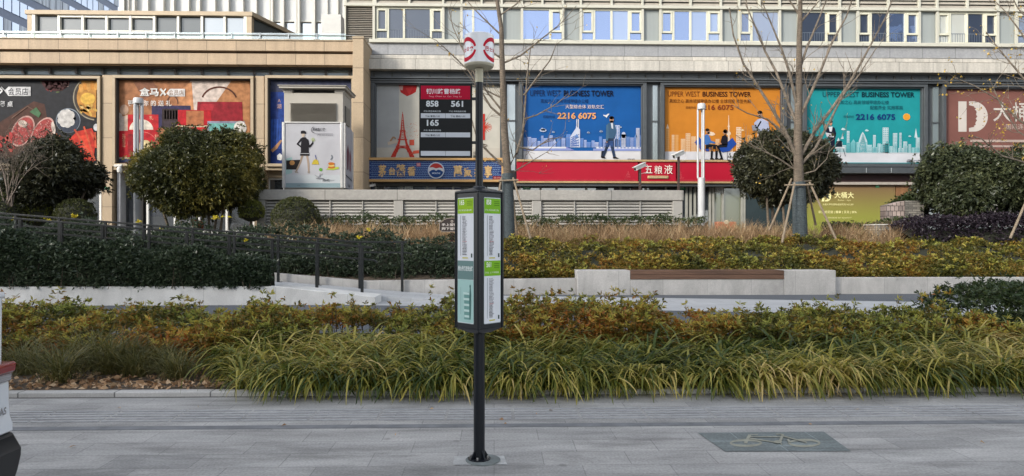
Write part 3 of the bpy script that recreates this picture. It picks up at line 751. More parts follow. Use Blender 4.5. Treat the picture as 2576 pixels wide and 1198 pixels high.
A = facade_art(2110, 500, 32.8); LC = C(232, 226, 165)
def bigD(A, x, y, w_, h, col, cut):
    A.rect(x, y, x + w_ * .28, y + h, col)
    pts = [(x + w_ * .36, y), (x + w_ * .55, y)] + [(x + w_ * (.52 + .48 * math.sin(R(a))), y + h * (.5 - .5 * math.cos(R(a)))) for a in range(10, 171, 10)] + [(x + w_ * .36, y + h), (x + w_ * .36, y + h * .88)]
    pts += [(x + w_ * (.48 + .14 * math.sin(R(a)) + .03 * math.sin(a)), y + h * (.5 + .36 * math.cos(R(a)))) for a in range(20, 161, 10)] + [(x + w_ * .36, y + h * .12)]
    A.poly(pts[::-1], col)
    for k in range(7):
        q = random.random(); A.ell(x + w_ * (.6 + .28 * random.random()), y + h * (.2 + .6 * q), w_ * .025, h * .012, cut, random.random() * 90, 6)
bigD(A, 2067, 481, 24, 26, LC, FILM)
A.build('emblem_print', fo); A = facade_art(2110, 500, 32.8)
A.text('大桶大', 2099, 483, 2148, 499, LC, .012); A.text('Relax · Spa', 2108, 502, 2140, 506, LC); A.text('大桶大养生国际连锁机构 NO.297', 2069, 512, 2147, 517, LC)
A.text('新派式足道 | 推拿 | 艾灸 | SPA', 2059, 530, 2155, 538, LC, .01); A.text('预约热线 021-62269677', 2082, 546, 2142, 550, LC)
A.build('lettering', fo)
m = MB(); m.box(X(2203, 32.77), X(2212, 32.77), 32.77, 32.799, ZR(471, 32.8), ZR(465, 32.8), M('green_plate')); o = m.build('number_plate', t)
A = facade_art(2207, 468, 32.768); A.text('508', 2204.5, 466.5, 2210.5, 469.5, C(220, 235, 220)); A.build('lettering', o)
DW = M('brown_door', (.23, .115, .05, 1), .45, var=.15, scale=1.2, stretch=(5, 1, .4))
m = MB(); m.box(X(2254, 32.82), X(2305, 32.82), 32.82, 33.1, 1.45, ZR(465, 32.8), DW); m.box(X(2286, 32.8), X(2288, 32.8), 32.8, 32.819, 1.5, ZR(466, 32.8), DARK); o = m.build('door', t)
m = MB(); m.box(X(2283.5, 32.75), X(2284.5, 32.75), 32.75, 32.8, ZR(545, 32.8), ZR(497, 32.8), ST); m.build('handle', o)
m = MB(); m.box(X(2306, 32.85), X(2760, 32.85), 32.85, 33.1, 1.45, ZR(465, 32.8), GLASS('pale_shop_glass', (.30, .33, .32, 1), .35, .05)); m.build('window', t)
# ground floor centre: shop windows and the entrance behind the red sign
m = MB(); m.box(X(942, 32.5), X(2018, 32.5), 32.5, 33.2, ZR(470, 32.5), ZR(455, 32.5), M('dark_lintel', (.09, .088, .08, 1), .5)); m.build('shopfront_head', t)
def shopfront(a, b, mull, nm='window', mat=SHOPG, fr=None):
    fr = fr or M('grey_shop_frame', (.33, .33, .29, 1), .45)
    g = MB(); g.box(X(a, 32.75), X(b, 32.75), 32.75, 32.8, 1.45, ZR(470.5, 32.7), mat); o = g.build(nm, t)
    f = MB()
    for k in mull: f.box(X(k, 32.7) - .05, X(k, 32.7) + .05, 32.65, 32.748, 1.45, ZR(470.5, 32.65), fr)
    f.build('frame', o, bevel=.006)
    return o
shopfront(942, 1262, (945, 1010, 1075, 1140, 1200, 1258))
shopfront(1305, 1730, (1308, 1330, 1360, 1400, 1475, 1560, 1625, 1675, 1727))
o = shopfront(1731, 1790, (1737, 1748, 1786), 'door')
o = shopfront(1790, 1880, (1794, 1818, 1866, 1872), 'window', GLASS('olive_shop_glass', (.085, .095, .04, 1), .12, .05))
m = MB(); m.box(X(1870, 32.74), X(2026, 32.74), 32.7, 32.9, 1.45, ZR(464, 32.7), M('teal_dark_panel', (.02, .035, .04, 1), .3)); m.build('side_panel', t)
for cx_, cy_, s_ in ((1029, 472, '营业中'), (1808, 477.5, '推 PUSH'), (1325, 472, '508号'), (1713, 472, '508号')):
    m = MB(); a = X(cx_, 32.7); hh = .10 if cx_ != 1808 else .14
    m.box(a - .19, a + .19, 32.62, 32.645, ZR(cy_, 32.65) - hh, ZR(cy_, 32.65) + hh, M('pale_notice', (.55, .58, .55, 1), .5) if cx_ in (1029, 1808) else M('green_plate'))
    o = m.build('notice_plate', t); A = facade_art(cx_, cy_, 32.617); A.text(s_, cx_ - 8, cy_ - 3, cx_ + 8, cy_ + 3, C(60, 70, 80) if cx_ in (1029, 1808) else C(215, 230, 215)); A.build('lettering', o)
# interior goods seen as coloured shapes behind the dark glass
m = MB()
for p, w_, c_ in ((1545, 40, (.05, .04, .06, 1)), (1590, 26, (.16, .08, .06, 1)), (1500, 30, (.03, .05, .06, 1)), (1100, 60, (.02, .025, .07, 1)), (1180, 40, (.01, .02, .08, 1))):
    m.box(X(p, 32.7), X(p + w_, 32.7), 32.70, 32.745, 1.9, ZR(474, 32.7), M('goods_%d' % p, c_, .5, var=.5, scale=6))
m.build('window_display', t)
INKK[:] = [.63, .34, 4.5]
# ------------------------------------------------------------------ posters and shop signs
def poster(name, label, cat, x0, y0, x1, y1, Y, col, group=None, sheet=None):
    cx_, cy_ = (x0 + x1) / 2, (y0 + y1) / 2
    A = facade_art(cx_, cy_, Y)
    a, b = A.fn(x0, y1, 0), A.fn(x1, y0, 0)
    t = thing(name, label, cat, ((a.x + b.x) / 2, Y, a.z), group)
    m = MB(); m.box(a.x, b.x, Y, Y + .06, a.z, b.z, sheet or INK(col, .5)); m.build('sheet', t)
    return t, A
WHT = C(232, 232, 236)
def tower_cells(A, x, y0, w_, y1, face, cell, nx_=3, ny=8):
    A.rect(x, y0, x + w_, y1, face)
    for i in range(ny):
        for j in range(nx_):
            u = x + w_ * (j + .28) / nx_; v = y0 + 2 + (y1 - y0 - 3) * i / ny
            A.rect(u, v, u + w_ * .5 / nx_, v + (y1 - y0) * .5 / ny, cell, ly=A.n + .4)
def skyline(A, x0, x1, yb, seed, pal, hmin=14, hmax=34, step=11):
    r = random.Random(seed); x = x0
    while x < x1 - 4:
        w_ = min(r.uniform(.5, 1.2) * step, x1 - x); h = r.uniform(hmin, hmax)
        f = r.choice(pal[:-1]); tower_cells(A, x, yb - h, w_, yb, f, pal[-1], max(2, int(w_ / 3)), max(4, int(h / 3.4)))
        if r.random() < .25: A.poly([(x, yb - h), (x + w_, yb - h), (x + w_ / 2, yb - h - 9)], f)
        A.n = min(A.n, 12); x += w_ + r.uniform(0, 2.5)
def cloud(A, x, y, s, col):
    A.ell(x, y, s, s * .42, col, n=10); A.ell(x - s * .2, y - s * .3, s * .45, s * .4, col, n=10); A.ell(x + s * .3, y - s * .2, s * .4, s * .32, col, n=10)
SKIN, HAIR = C(196, 150, 122), C(34, 27, 26)

# 1 food poster
t, A = poster('billboard', 'big dark food poster with raw steaks, seafood and bowls, at the far left', 'billboard', -112, 197, 244, 412, 31.28, C(38, 40, 47))
def steak(cx, cy, rx, ry, rot):
    A.ell(cx, cy, rx, ry, C(214, 170, 160), rot, 22); A.ell(cx, cy, rx * .9, ry * .9, C(176, 72, 70), rot, 22)
    r = random.Random(int(cx))
    for k in range(70):
        a, q = r.uniform(0, 6.28), r.random() ** .5 * .78
        u, v = rx * q * math.cos(a), ry * q * math.sin(a); c_, s_ = math.cos(R(rot)), math.sin(R(rot))
        A.ell(cx + u * c_ - v * s_, cy + u * s_ + v * c_, r.uniform(.8, 3), r.uniform(.4, 1), C(224, 168, 158), r.uniform(0, 180), 6, ly=A.n + .4)
    A.n = min(A.n, 20)
A.poly([(-20, 320), (85, 255), (112, 262), (128, 345), (20, 400), (-40, 390)], C(84, 52, 42))
steak(57, 330, 26, 42, 28); A.n = 12; steak(107, 335, 24, 44, 30)
A.n = 14; A.ell(58, 312, 12, 9, C(220, 205, 190), 20, 12); A.ell(135, 322, 5, 16, C(224, 208, 196), -10, 12)
A.ell(150, 240, 1, 1, C(52, 54, 60)); A.n = 8
r_ = random.Random(5)
A.ell(140, 203, 36, 26, C(70, 26, 30), 0, 20, 0, 180)
for k in range(60):
    a = r_.uniform(0, math.pi); q = r_.random() ** .6
    A.ell(140 + 38 * q * math.cos(a), 200 + 32 * q * math.sin(a), r_.uniform(2, 6), r_.uniform(1, 2), r_.choice([C(206, 180, 170), C(120, 40, 48), C(150, 70, 70), C(96, 110, 70)]), r_.uniform(0, 180), 6, ly=9)
A.n = 9; A.ell(172, 303, 31, 31, C(150, 160, 172), 0, 26); A.ell(172, 304, 29.5, 29.5, C(58, 66, 82), 0, 26); A.n = 11
for k in range(9): A.ell(168 + 11 * math.cos(k * .7), 298 + 11 * math.sin(k * .7), 13, 11, C(228, 224, 220) if k % 2 else C(212, 208, 204), k * 40, 12, ly=11 + k * .4)
A.n = 9
dx = [(244, 198), (211, 198)] + [(244 - 60 * math.cos(R(a)), 245 + 58 * math.sin(R(a))) for a in range(-52, 91, 8)]
A.poly(dx[::1], C(160, 150, 130)); A.poly([(244, 199)] + [(244 - 57 * math.cos(R(a)), 245 + 55 * math.sin(R(a))) for a in range(-52, 91, 8)], C(74, 64, 56))
A.poly([(244, 200), (206, 200)] + [(244 - 50 * math.cos(R(a)), 245 + 50 * math.sin(R(a))) for a in range(-40, 91, 8)], C(206, 146, 70))
A.n = 13
for k in range(5): A.ell(205 + k * 9.6, 222 - (k % 2) * 4 - k * 1.5, 5.5, 11, C(222, 150, 64) if k % 2 else C(232, 170, 86), -14 + k * 6, 12)
A.ell(222, 248, 19, 15, C(238, 190, 84), 0, 16)
for k in range(16): A.ell(201 + r_.random() * 42, 262 + r_.random() * 26, 7, 3, r_.choice([C(232, 186, 92), C(240, 206, 130), C(206, 140, 60)]), r_.uniform(0, 90), 8, ly=15)
A.n = 12; A.poly([(172, 352), (196, 330), (232, 322), (242, 345), (236, 408), (200, 404), (184, 376)], C(204, 54, 40))
A.poly([(196, 342), (224, 338), (234, 400), (206, 398)], C(232, 74, 52))
for q in (((188, 325), (234, 398)), ((212, 318), (240, 404)), ((182, 352), (190, 374)), ((228, 330), (240, 352)), ((240, 332), (242, 372)), ((150, 340), (168, 380)), ((142, 336), (158, 380))):
    A.line(q, 4.5, C(214, 92, 62) if q[0][0] > 170 else C(150, 84, 56)); A.n = 14
A.ell(70, 393, 18, 12, C(214, 200, 196), 0, 14); A.ell(165, 393, 24, 10, C(180, 130, 96), 0, 14); A.ell(165, 395, 21, 8, C(210, 170, 130), 0, 14)
A.ell(243, 320, 7, 9, C(222, 222, 226), 0, 14); A.n = 16
A.poly([(75, 282), (92, 270), (104, 286), (98, 296)], C(80, 120, 84)); A.line([(30, 298), (70, 268), (84, 276)], 2.5, C(120, 90, 76))
for k in range(14): A.ell(-30 + r_.random() * 60, 330 + r_.random() * 60, 12, 5, r_.choice([C(190, 60, 60), C(206, 90, 80), C(150, 50, 52)]), r_.uniform(0, 180), 10, ly=17)
A.n = 18
A.poly([(12, 229), (22, 219), (78, 219), (78, 242), (22, 242)], C(226, 226, 228)); A.text('会员店', 21, 222, 72, 240, C(70, 72, 76), .015)
A.line([(-4, 219), (7, 229), (-4, 240)], 4, C(226, 226, 228)); A.line([(4, 219), (14, 229.5)], 1.6, C(226, 226, 228)); A.text('盒马', -60, 219, -10, 241, C(230, 230, 230), .03)
A.text('餐 桌', 0, 255, 34, 270, C(222, 222, 224), .015); A.text('更懂你的', -80, 255, -8, 270, C(222, 222, 224), .015)
A.build('print', t)

# 2 gift poster
t, A = poster('billboard', 'big orange gift poster with red gift boxes and a red handbag', 'billboard', 289, 199, 630, 411, 31.28, C(180, 122, 84))
A.poly([(332, 200), (382, 200), (402, 232), (362, 252)], C(150, 100, 76)); A.poly([(480, 200), (584, 200), (545, 256), (492, 330), (474, 300), (462, 252)], C(226, 208, 196)); A.poly([(584, 200), (628, 200), (628, 360), (560, 300), (545, 256)], C(190, 132, 88))
A.poly([(448, 230), (482, 205), (492, 330), (450, 320)], C(214, 150, 104))
A.n = 6
A.poly([(290, 300), (322, 290), (336, 330), (330, 400), (290, 400)], C(212, 188, 170)); A.ell(313, 277, 11, 13, C(214, 176, 150)); A.ell(300, 310, 12, 26, C(222, 204, 190))
A.ring(434, 262, 15, 22, 2.5, C(104, 70, 58), 180, 360); A.n = 7
A.rect(382, 266, 480, 322, C(62, 56, 92)); A.rect(408, 274, 450, 320, C(58, 46, 46))
for k in range(5): A.rect(414 + k * 7, 278, 418 + k * 7, 300, C(196, 170, 150), ly=9)
A.n = 9; A.rect(412, 304, 448, 326, C(70, 58, 66)); A.rect(414, 326, 446, 344, C(62, 48, 52))
A.ring(552, 254, 46, 37, 4, C(96, 54, 40), 195, 345); A.n = 9
A.poly([(497, 256), (610, 256), (612, 304), (494, 304)], C(156, 36, 48)); A.poly([(505, 262), (540, 262), (528, 300), (500, 300)], C(190, 50, 62)); A.n = 11
A.rect(322, 289, 399, 330, C(204, 42, 50)); A.ell(356, 327, 30, 26, C(234, 222, 206), 0, 18, 180, 360); A.text('礼', 376, 292, 386, 302, C(240, 200, 160), ly=14)
A.rect(448, 277, 532, 320, C(196, 34, 44)); A.rect(469, 279, 513, 318, C(186, 118, 78)); A.text('MAX', 479, 291, 506, 305, C(236, 226, 214), .02, ly=15); A.rect(478, 306, 504, 318, C(210, 180, 150), ly=15)
A.n = 13; A.rect(300, 330, 400, 396, C(196, 36, 46)); A.ring(358, 362, 37, 30, 1.5, C(226, 120, 110)); A.ell(366, 374, 19, 21, C(232, 212, 160)); A.text('贵妃礼盒', 309, 336, 316, 372, C(240, 190, 150), ly=16); A.text('贵妃', 390, 338, 399, 364, C(240, 190, 150), ly=16)
A.rect(322, 338, 344, 388, C(160, 30, 40)); A.text('臻选', 326, 346, 340, 380, C(220, 140, 110), ly=17)
A.n = 14; A.rect(443, 319, 526, 372, C(200, 40, 46)); A.rect(440, 316, 526, 320, C(236, 214, 180)); A.text('福', 452, 328, 466, 342, C(230, 130, 100), ly=17)
A.rect(522, 305, 616, 400, C(150, 150, 170)); A.rect(526, 310, 596, 330, C(120, 186, 178)); A.rect(530, 330, 590, 380, C(40, 66, 62)); A.ell(605, 322, 16, 18, C(226, 220, 212)); A.rect(594, 342, 616, 400, C(110, 130, 190))
A.ell(420, 345, 16, 5, C(226, 196, 90)); A.rect(290, 392, 628, 410, C(66, 72, 104), ly=2)
A.n = 18
A.poly([(419, 236), (428, 224), (466, 224), (466, 243), (428, 243)], C(236, 232, 230)); A.text('会员店', 425, 227, 463, 241, C(150, 120, 100), .01)
A.line([(404, 224), (417, 240)], 5, C(238, 236, 232)); A.line([(418, 224), (404, 242)], 3, C(238, 236, 232)); A.text('盒马', 352, 222, 400, 243, C(240, 238, 234), .03)
A.text('更 懂 你 的 送 礼', 322, 253, 432, 268, C(238, 232, 226), .012)
A.build('print', t)

# 3 blue poster behind the vent kiosk
t, A = poster('billboard', 'deep blue fashion poster half hidden behind the grey vent kiosk', 'billboard', 673, 200, 884, 413, 31.28, C(44, 74, 150))
A.rect(674, 201, 883, 232, C(70, 74, 98)); A.rect(674, 232, 700, 300, C(40, 62, 128)); A.rect(674, 375, 884, 412, C(36, 56, 120))
A.text('更懂', 738, 214, 756, 222, C(210, 180, 150)); A.text('盒马X', 760, 214, 792, 222, C(232, 190, 170), .02); A.text('会员店', 796, 214, 826, 222, C(222, 190, 180))
A.poly([(681, 378), (690, 370), (706, 352), (710, 354), (698, 374), (686, 384)], C(200, 150, 110)); A.poly([(697, 392), (704, 386), (712, 392), (708, 404), (698, 402)], C(228, 228, 226)); A.text('A', 699, 250, 706, 258, C(220, 180, 170)); A.text('潮', 697, 262, 708, 274, C(220, 180, 170))
for k in range(5): A.poly([(676 + k * 7, 300), (680 + k * 7, 300), (678 + k * 6, 400), (675 + k * 6, 400)], C(54, 92, 176), ly=2)
A.build('print', t)

INKK[:] = [.63, .09, 1.2]
# 4 pale poster with an iron tower
t, A = poster('billboard', 'pale poster with a red lattice tower and red flowers above the blue wave sign', 'billboard', 942, 210.5, 1261, 402, 32.62, C(214, 210, 198))
A.rect(943, 212, 1004, 400, C(186, 188, 188)); A.rect(943, 372, 1260, 400, C(206, 200, 188))
RED = C(206, 58, 46); RED2 = C(222, 96, 74)
A.poly([(1003, 214), (1050, 213), (1046, 232), (1036, 238), (1024, 243), (1008, 233)], C(196, 44, 46)); A.poly([(1004, 218), (1014, 216), (1013, 228), (1005, 226)], C(226, 180, 170)); A.poly([(1020, 222), (1040, 218), (1030, 240)], C(216, 60, 60))
tw = lambda y: interp(y, [286, 300, 330, 350, 366, 394], [1.2, 2.6, 5.5, 9.5, 14, 30]); xc_ = 1013
for s in (-1, 1):
    ys_ = [288, 310, 330, 350, 362, 372, 384, 396]
    A.poly([(xc_ + s * tw(y), y) for y in ys_] + [(xc_ + s * max(tw(y) * .62 - 1, 0), y) for y in ys_[::-1]], RED)
A.line([(1013, 282), (1013, 290)], 1.2, RED)
for y, w_ in ((329, 11), (350, 20), (367, 30), (371, 30)): A.rect(xc_ - w_ / 2 - 2, y, xc_ + w_ / 2 + 2, y + 2.4, RED)
for y in range(300, 395, 6):
    for s in (-1, 1):
        A.line([(xc_ + s * tw(y), y), (xc_ - s * tw(y + 6) * .4 if y < 350 else xc_ + s * tw(y + 6) * .66, y + 6)], 1, RED2, ly=9)
A.ring(1013, 384, 14, 14, 2, RED, 180, 360)
for k in range(60): a, q = r_.uniform(0, 6.28), r_.random() ** .5; A.ell(1040 + 22 * q * math.cos(a), 330 + 22 * q * math.sin(a), .9, .7, C(216, 120, 100), 0, 5, ly=6)
A.n = 9; A.rect(1030, 352, 1042, 366, RED2); A.poly([(1040, 380), (1054, 378), (1054, 386), (1036, 388)], RED2); A.line([(982, 356), (990, 345), (996, 350)], 4, C(176, 140, 110)); A.line([(976, 362), (1000, 356)], 8, C(216, 198, 180))
A.rect(1214, 286, 1220, 352, RED)
for k in range(9): A.line([(1218, 320), (1218 + 20 * math.cos(R(-80 + k * 22)), 320 + 14 * math.sin(R(-80 + k * 22)))], 1.6, RED2, ly=11)
A.text('小家', 1190, 380, 1199, 390, C(50, 50, 50), .02); A.text('丽', 1190, 391, 1199, 400, C(50, 50, 50), .02); A.ring(1214, 366, 12, 4, 1.5, C(110, 90, 80))
A.build('print', t)

OFF = 'office tower posters of one campaign'
# 5 blue
t, A = poster('billboard', 'blue office poster with a man in a grey suit pulling a suitcase', 'billboard', 1314, 211.5, 1618, 404, 32.62, C(28, 96, 170), OFF)
BL = [C(166, 186, 232), C(206, 214, 240), C(120, 158, 220), C(186, 200, 238), C(70, 116, 200)]
A.rect(1315, 380, 1617, 403, C(226, 226, 230)); A.n = 1
skyline(A, 1318, 1616, 371, 3, BL, 12, 34)
tower_cells(A, 1547, 315, 12, 371, BL[1], BL[2], 2, 14); tower_cells(A, 1600, 322, 9, 371, BL[1], BL[3], 2, 14); tower_cells(A, 1563, 338, 11, 371, BL[1], BL[2], 3, 9); A.ell(1568.5, 340, 5.5, 8, BL[1])
A.n = 14; A.poly([(1434, 371), (1434, 345), (1452, 318), (1452, 371)], C(214, 222, 244))
A.rect(1450, 300, 1452, 330, WHT); A.rect(1454, 300, 1456, 330, WHT); A.poly([(1449, 318), (1459, 326), (1459, 371), (1449, 371)], C(222, 228, 246))
for k in range(5): A.line([(1436, 347 + k * 5), (1457, 338 + k * 7), (1436, 353 + k * 4)], 1.2, C(60, 104, 190), ly=18)
A.n = 16; A.rect(1316, 370, 1424, 375, C(236, 238, 246)); A.rect(1500, 370, 1617, 375, C(236, 238, 246)); A.poly([(1424, 370), (1446, 379), (1424, 379)], C(150, 150, 220)); A.rect(1316, 374, 1436, 379.5, C(150, 166, 224)); A.rect(1492, 374, 1617, 379.5, C(150, 166, 224))
for k in range(12): A.rect(1506 + k * 9, 371, 1511 + k * 9, 373, C(96, 130, 206), ly=20)
A.text('UPPER WEST', 1334, 228, 1410, 243, C(24, 40, 84)); A.text('BUSINESS TOWER', 1418, 228, 1544, 243, C(18, 26, 52), .02); A.text('真如之心 高尚领域甲级办公楼', 1360, 250, 1480, 260, C(24, 44, 90))
A.text('大型综合体 双轨交汇', 1422, 264, 1519, 274, C(232, 214, 214), .01); A.text('招租热线', 1366, 291, 1396, 298, C(26, 44, 90)); A.text('2216 6075', 1402, 284, 1499, 300, C(244, 176, 116), .03)
for q in ((1366, 329, 9), (1392, 333, 4), (1480, 334, 4), (1512, 331, 4.5), (1560, 320, 4.5)): cloud(A, *q, C(200, 214, 242))
A.poly([(1517, 289), (1524, 290), (1530, 286), (1533, 287), (1528, 293), (1526, 297), (1523, 294), (1518, 292)], WHT)
def man_walking(A, x, y, s):
    SU, SU2 = C(70, 104, 136), C(40, 54, 78)
    f = lambda pts: [(x + p * s, y + q * s) for p, q in pts]
    A.poly(f([(-15, 78), (-9, 80), (-7, 100), (-17, 98)]), C(30, 36, 50)); A.line(f([(-10, 80), (-5, 62)]), 1, C(30, 36, 50)); A.ell(x - 15 * s, y + 99 * s, 1.6, 1.6, HAIR); A.ell(x - 8 * s, y + 100.5 * s, 1.6, 1.6, HAIR)
    A.poly(f([(0, 50), (10, 50), (6, 66), (-3, 84), (-9, 99), (-15, 96), (-8, 80)]), SU2); A.poly(f([(4, 50), (14, 50), (14, 70), (19, 98), (13, 99), (7, 76)]), C(48, 64, 92))
    A.poly(f([(12, 98), (20, 98), (28, 102), (13, 102)]), HAIR); A.poly(f([(-15, 96), (-9, 98), (-4, 102), (-14, 101)]), HAIR)
    A.poly(f([(0, 16), (8, 13), (16, 17), (21, 34), (18, 48), (12, 53), (-3, 52), (-4, 34)]), SU); A.poly(f([(7, 15), (12, 15), (13, 30), (9, 28)]), C(222, 228, 238)); A.poly(f([(-4, 20), (1, 18), (2, 50), (-1, 62), (-5, 60)]), C(84, 118, 148)); A.ell(x - 2.4 * s, y + 61 * s, 2 * s, 2.6 * s, SKIN)
    A.ell(x + 9 * s, y + 7 * s, 5.2 * s, 7.2 * s, SKIN); A.ell(x + 9 * s, y + 2.4 * s, 5.6 * s, 4.2 * s, HAIR); A.ell(x + 9 * s, y + 12 * s, 4.2 * s, 3 * s, C(50, 38, 34))
    A.rect(x + 6.4 * s, y + 6 * s, x + 8 * s, y + 6.8 * s, HAIR); A.rect(x + 10 * s, y + 6 * s, x + 11.6 * s, y + 6.8 * s, HAIR)
A.n = 18; man_walking(A, 1529, 294, 1.03)
A.text('UPPER WEST', 1578, 399, 1597, 402.5, C(60, 64, 80), .02)
A.build('print', t)

# 6 orange
t, A = poster('billboard', 'orange office poster with two people talking in blue armchairs', 'billboard', 1671, 216, 1971, 404, 32.62, C(216, 138, 48), OFF)
OR = [C(238, 200, 160), C(244, 220, 196), C(232, 176, 110), C(240, 208, 172), C(228, 160, 84)]
A.rect(1672, 382, 1970, 403, C(222, 222, 228)); A.n = 1
for x_, y_, w_ in ((1675, 324, 9), (1690, 340, 7), (1699, 340, 8), (1713, 350, 11), (1725, 336, 12), (1739, 344, 12), (1752, 352, 9), (1762, 346, 14), (1782, 356, 12), (1800, 350, 10), (1836, 352, 8), (1852, 320, 13), (1880, 340, 12), (1905, 330, 14), (1935, 348, 16)):
    tower_cells(A, x_, y_, w_, 382, OR[(int(x_) // 3) % 4], OR[4], 3, 10); A.n = 2
A.poly([(1676, 324), (1683, 324), (1679.5, 312)], OR[1]); A.ell(1833, 336, 5.4, 5.4, OR[1]); A.poly([(1831, 336), (1835, 336), (1833.6, 290), (1832.6, 290)], OR[1]); A.poly([(1829, 380), (1831, 336), (1835, 336), (1837, 380)], OR[1]); A.ell(1833, 318, 2.6, 2.6, OR[1]); A.ell(1833, 366, 4.6, 4.6, OR[1])
A.n = 10; cloud(A, 1790, 338, 9, C(246, 222, 196)); cloud(A, 1868, 328, 4, C(246, 222, 180))
A.text('UPPER WEST', 1680, 231, 1760, 244, C(120, 60, 24)); A.text('BUSINESS TOWER', 1767, 231, 1889, 244, C(72, 30, 18), .02)
A.text('真如之心 高尚领域甲级办公楼 全球招租 早签先期', 1684, 250, 1888, 260, C(110, 58, 22), .004); A.text('招租热线', 1725, 268, 1750, 275, C(130, 70, 28)); A.text('2216 6075', 1757, 264, 1845, 277, C(140, 64, 34), .02)
def chair(A, x, y, s, d):
    A.poly([(x - 15 * d * s, y), (x - 4 * d * s, y + 12 * s), (x + 8 * d * s, y + 14 * s), (x + 16 * d * s, y + 8 * s), (x + 4 * d * s, y + 2 * s), (x - 8 * d * s, y - 10 * s)], C(36, 78, 166)); A.line([(x, y + 13 * s), (x, y + 26 * s)], 1.2, C(80, 80, 90)); A.ell(x, y + 27 * s, 9 * s, 1.3 * s, C(170, 170, 180), n=12)
A.n = 14
chair(A, 1770, 360, 1.55, 1)
A.poly([(1769, 345), (1776, 338), (1783, 341), (1788, 354), (1799, 358), (1798, 362), (1785, 360), (1783, 370), (1769, 370)], C(72, 120, 190)); A.poly([(1770, 366), (1786, 363), (1804, 365), (1806, 371), (1800, 375), (1774, 375)], C(24, 26, 34)); A.poly([(1799, 371), (1806, 370), (1804, 399), (1799, 399)], C(24, 26, 34)); A.poly([(1788, 374), (1794, 374), (1792, 399), (1787, 399)], C(24, 26, 34)); A.poly([(1798, 398), (1805, 398), (1812, 402), (1798, 402)], HAIR); A.poly([(1786, 398), (1793, 398), (1798, 402), (1786, 402)], HAIR)
A.ell(1780, 331, 4.6, 6, SKIN); A.ell(1779, 327.5, 5.2, 4, HAIR); A.ell(1782, 335, 3.2, 3, HAIR)
chair(A, 1829, 362, 1.55, -1)
A.poly([(1812, 358), (1816, 343), (1824, 339), (1830, 346), (1830, 364), (1818, 366)], C(30, 28, 38)); A.poly([(1830, 362), (1828, 371), (1806, 372), (1803, 367), (1816, 363)], C(26, 30, 40)); A.poly([(1803, 368), (1809, 370), (1818, 399), (1813, 400)], C(26, 30, 40)); A.poly([(1811, 398), (1818, 398), (1819, 402), (1808, 402)], HAIR); A.ell(1822, 333, 4.2, 5.6, SKIN); A.ell(1824, 331, 5.4, 5.2, C(56, 34, 26)); A.rect(1806, 360, 1814, 363, SKIN)
A.poly([(1896, 310), (1906, 300), (1916, 298), (1932, 306), (1936, 330), (1928, 345), (1908, 344), (1905, 330)], C(186, 194, 222)); A.poly([(1908, 330), (1930, 330), (1932, 380), (1906, 380)], C(30, 34, 50)); A.ell(1911, 288, 5.4, 7.5, SKIN); A.ell(1911, 283, 6.2, 4.6, HAIR); A.ell(1910, 293, 4, 3, C(60, 46, 40)); A.poly([(1890, 316), (1902, 314), (1904, 328), (1893, 330)], C(150, 150, 160)); A.line([(1914, 305), (1904, 322), (1900, 320)], 3.5, C(206, 212, 232))
A.build('print', t)

# 7 teal
t, A = poster('billboard', 'teal office poster with an orange sun and a woman beside a black chair', 'billboard', 2030, 219, 2326, 411, 32.62, C(38, 158, 164), OFF)
TE = [C(176, 220, 226), C(212, 230, 236), C(130, 202, 208), C(196, 226, 232), C(84, 180, 190)]
A.rect(2031, 384, 2325, 409, C(222, 224, 230)); A.n = 1
skyline(A, 2105, 2322, 385, 8, TE, 12, 30)
for x_, y_, w_ in ((2220, 321, 15), (2246, 335, 11), (2196, 340, 7), (2262, 334, 6), (2130, 330, 7), (2272, 356, 10), (2304, 346, 10)): tower_cells(A, x_, y_, w_, 385, TE[1], TE[4], 3, 13); A.n = 8
A.poly([(2158, 385), (2160, 355), (2166, 338), (2170, 332), (2174, 338), (2181, 355), (2183, 385)], TE[1])
for k in range(6): A.line([(2160 + k * 3.6, 384), (2172 + k, 338 + k * 4)], .9, TE[4], ly=14); A.line([(2181 - k * 3.6, 384), (2169 - k, 338 + k * 4)], .9, TE[4], ly=14)
A.poly([(2300, 346), (2304, 322), (2308, 346)], TE[1], ly=10); A.poly([(2116, 350), (2119, 336), (2122, 350)], TE[1], ly=10)
A.n = 14; cloud(A, 2121, 326, 5.5, C(214, 236, 240)); cloud(A, 2180, 329, 5, C(190, 228, 234)); cloud(A, 2288, 343, 4, C(190, 228, 234))
A.ell(2280, 294, 9.4, 9, C(238, 176, 72), n=9); A.ell(2280, 294, 7, 7, C(232, 160, 56), n=9)
A.text('UPPER WEST', 2069, 232, 2160, 245, C(22, 78, 92)); A.text('BUSINESS TOWER', 2167, 232, 2300, 245, C(14, 52, 66), .025)
A.text('真如之心 高尚领域甲级办公楼', 2104, 253, 2235, 263, C(20, 84, 100), .004); A.text('配套齐全 实用率高', 2188, 266, 2270, 276, C(20, 84, 100), .004); A.text('招租热线', 2121, 291, 2147, 297, C(20, 80, 96)); A.text('2216 6075', 2152, 287, 2251, 302, C(22, 60, 124), .025)
A.n = 16
A.poly([(2078, 325), (2088, 319), (2099, 322), (2103, 336), (2100, 352), (2099, 376), (2092, 376), (2086, 352), (2078, 340)], C(28, 32, 52)); A.poly([(2084, 320), (2094, 319), (2092, 332), (2087, 332)], C(228, 230, 236)); A.poly([(2076, 334), (2096, 338), (2098, 346), (2080, 346)], C(214, 214, 222)); A.line([(2076, 312), (2075, 325)], 3, SKIN); A.ell(2089, 311, 4, 6, SKIN); A.ell(2089, 306.5, 4.8, 3.8, HAIR)
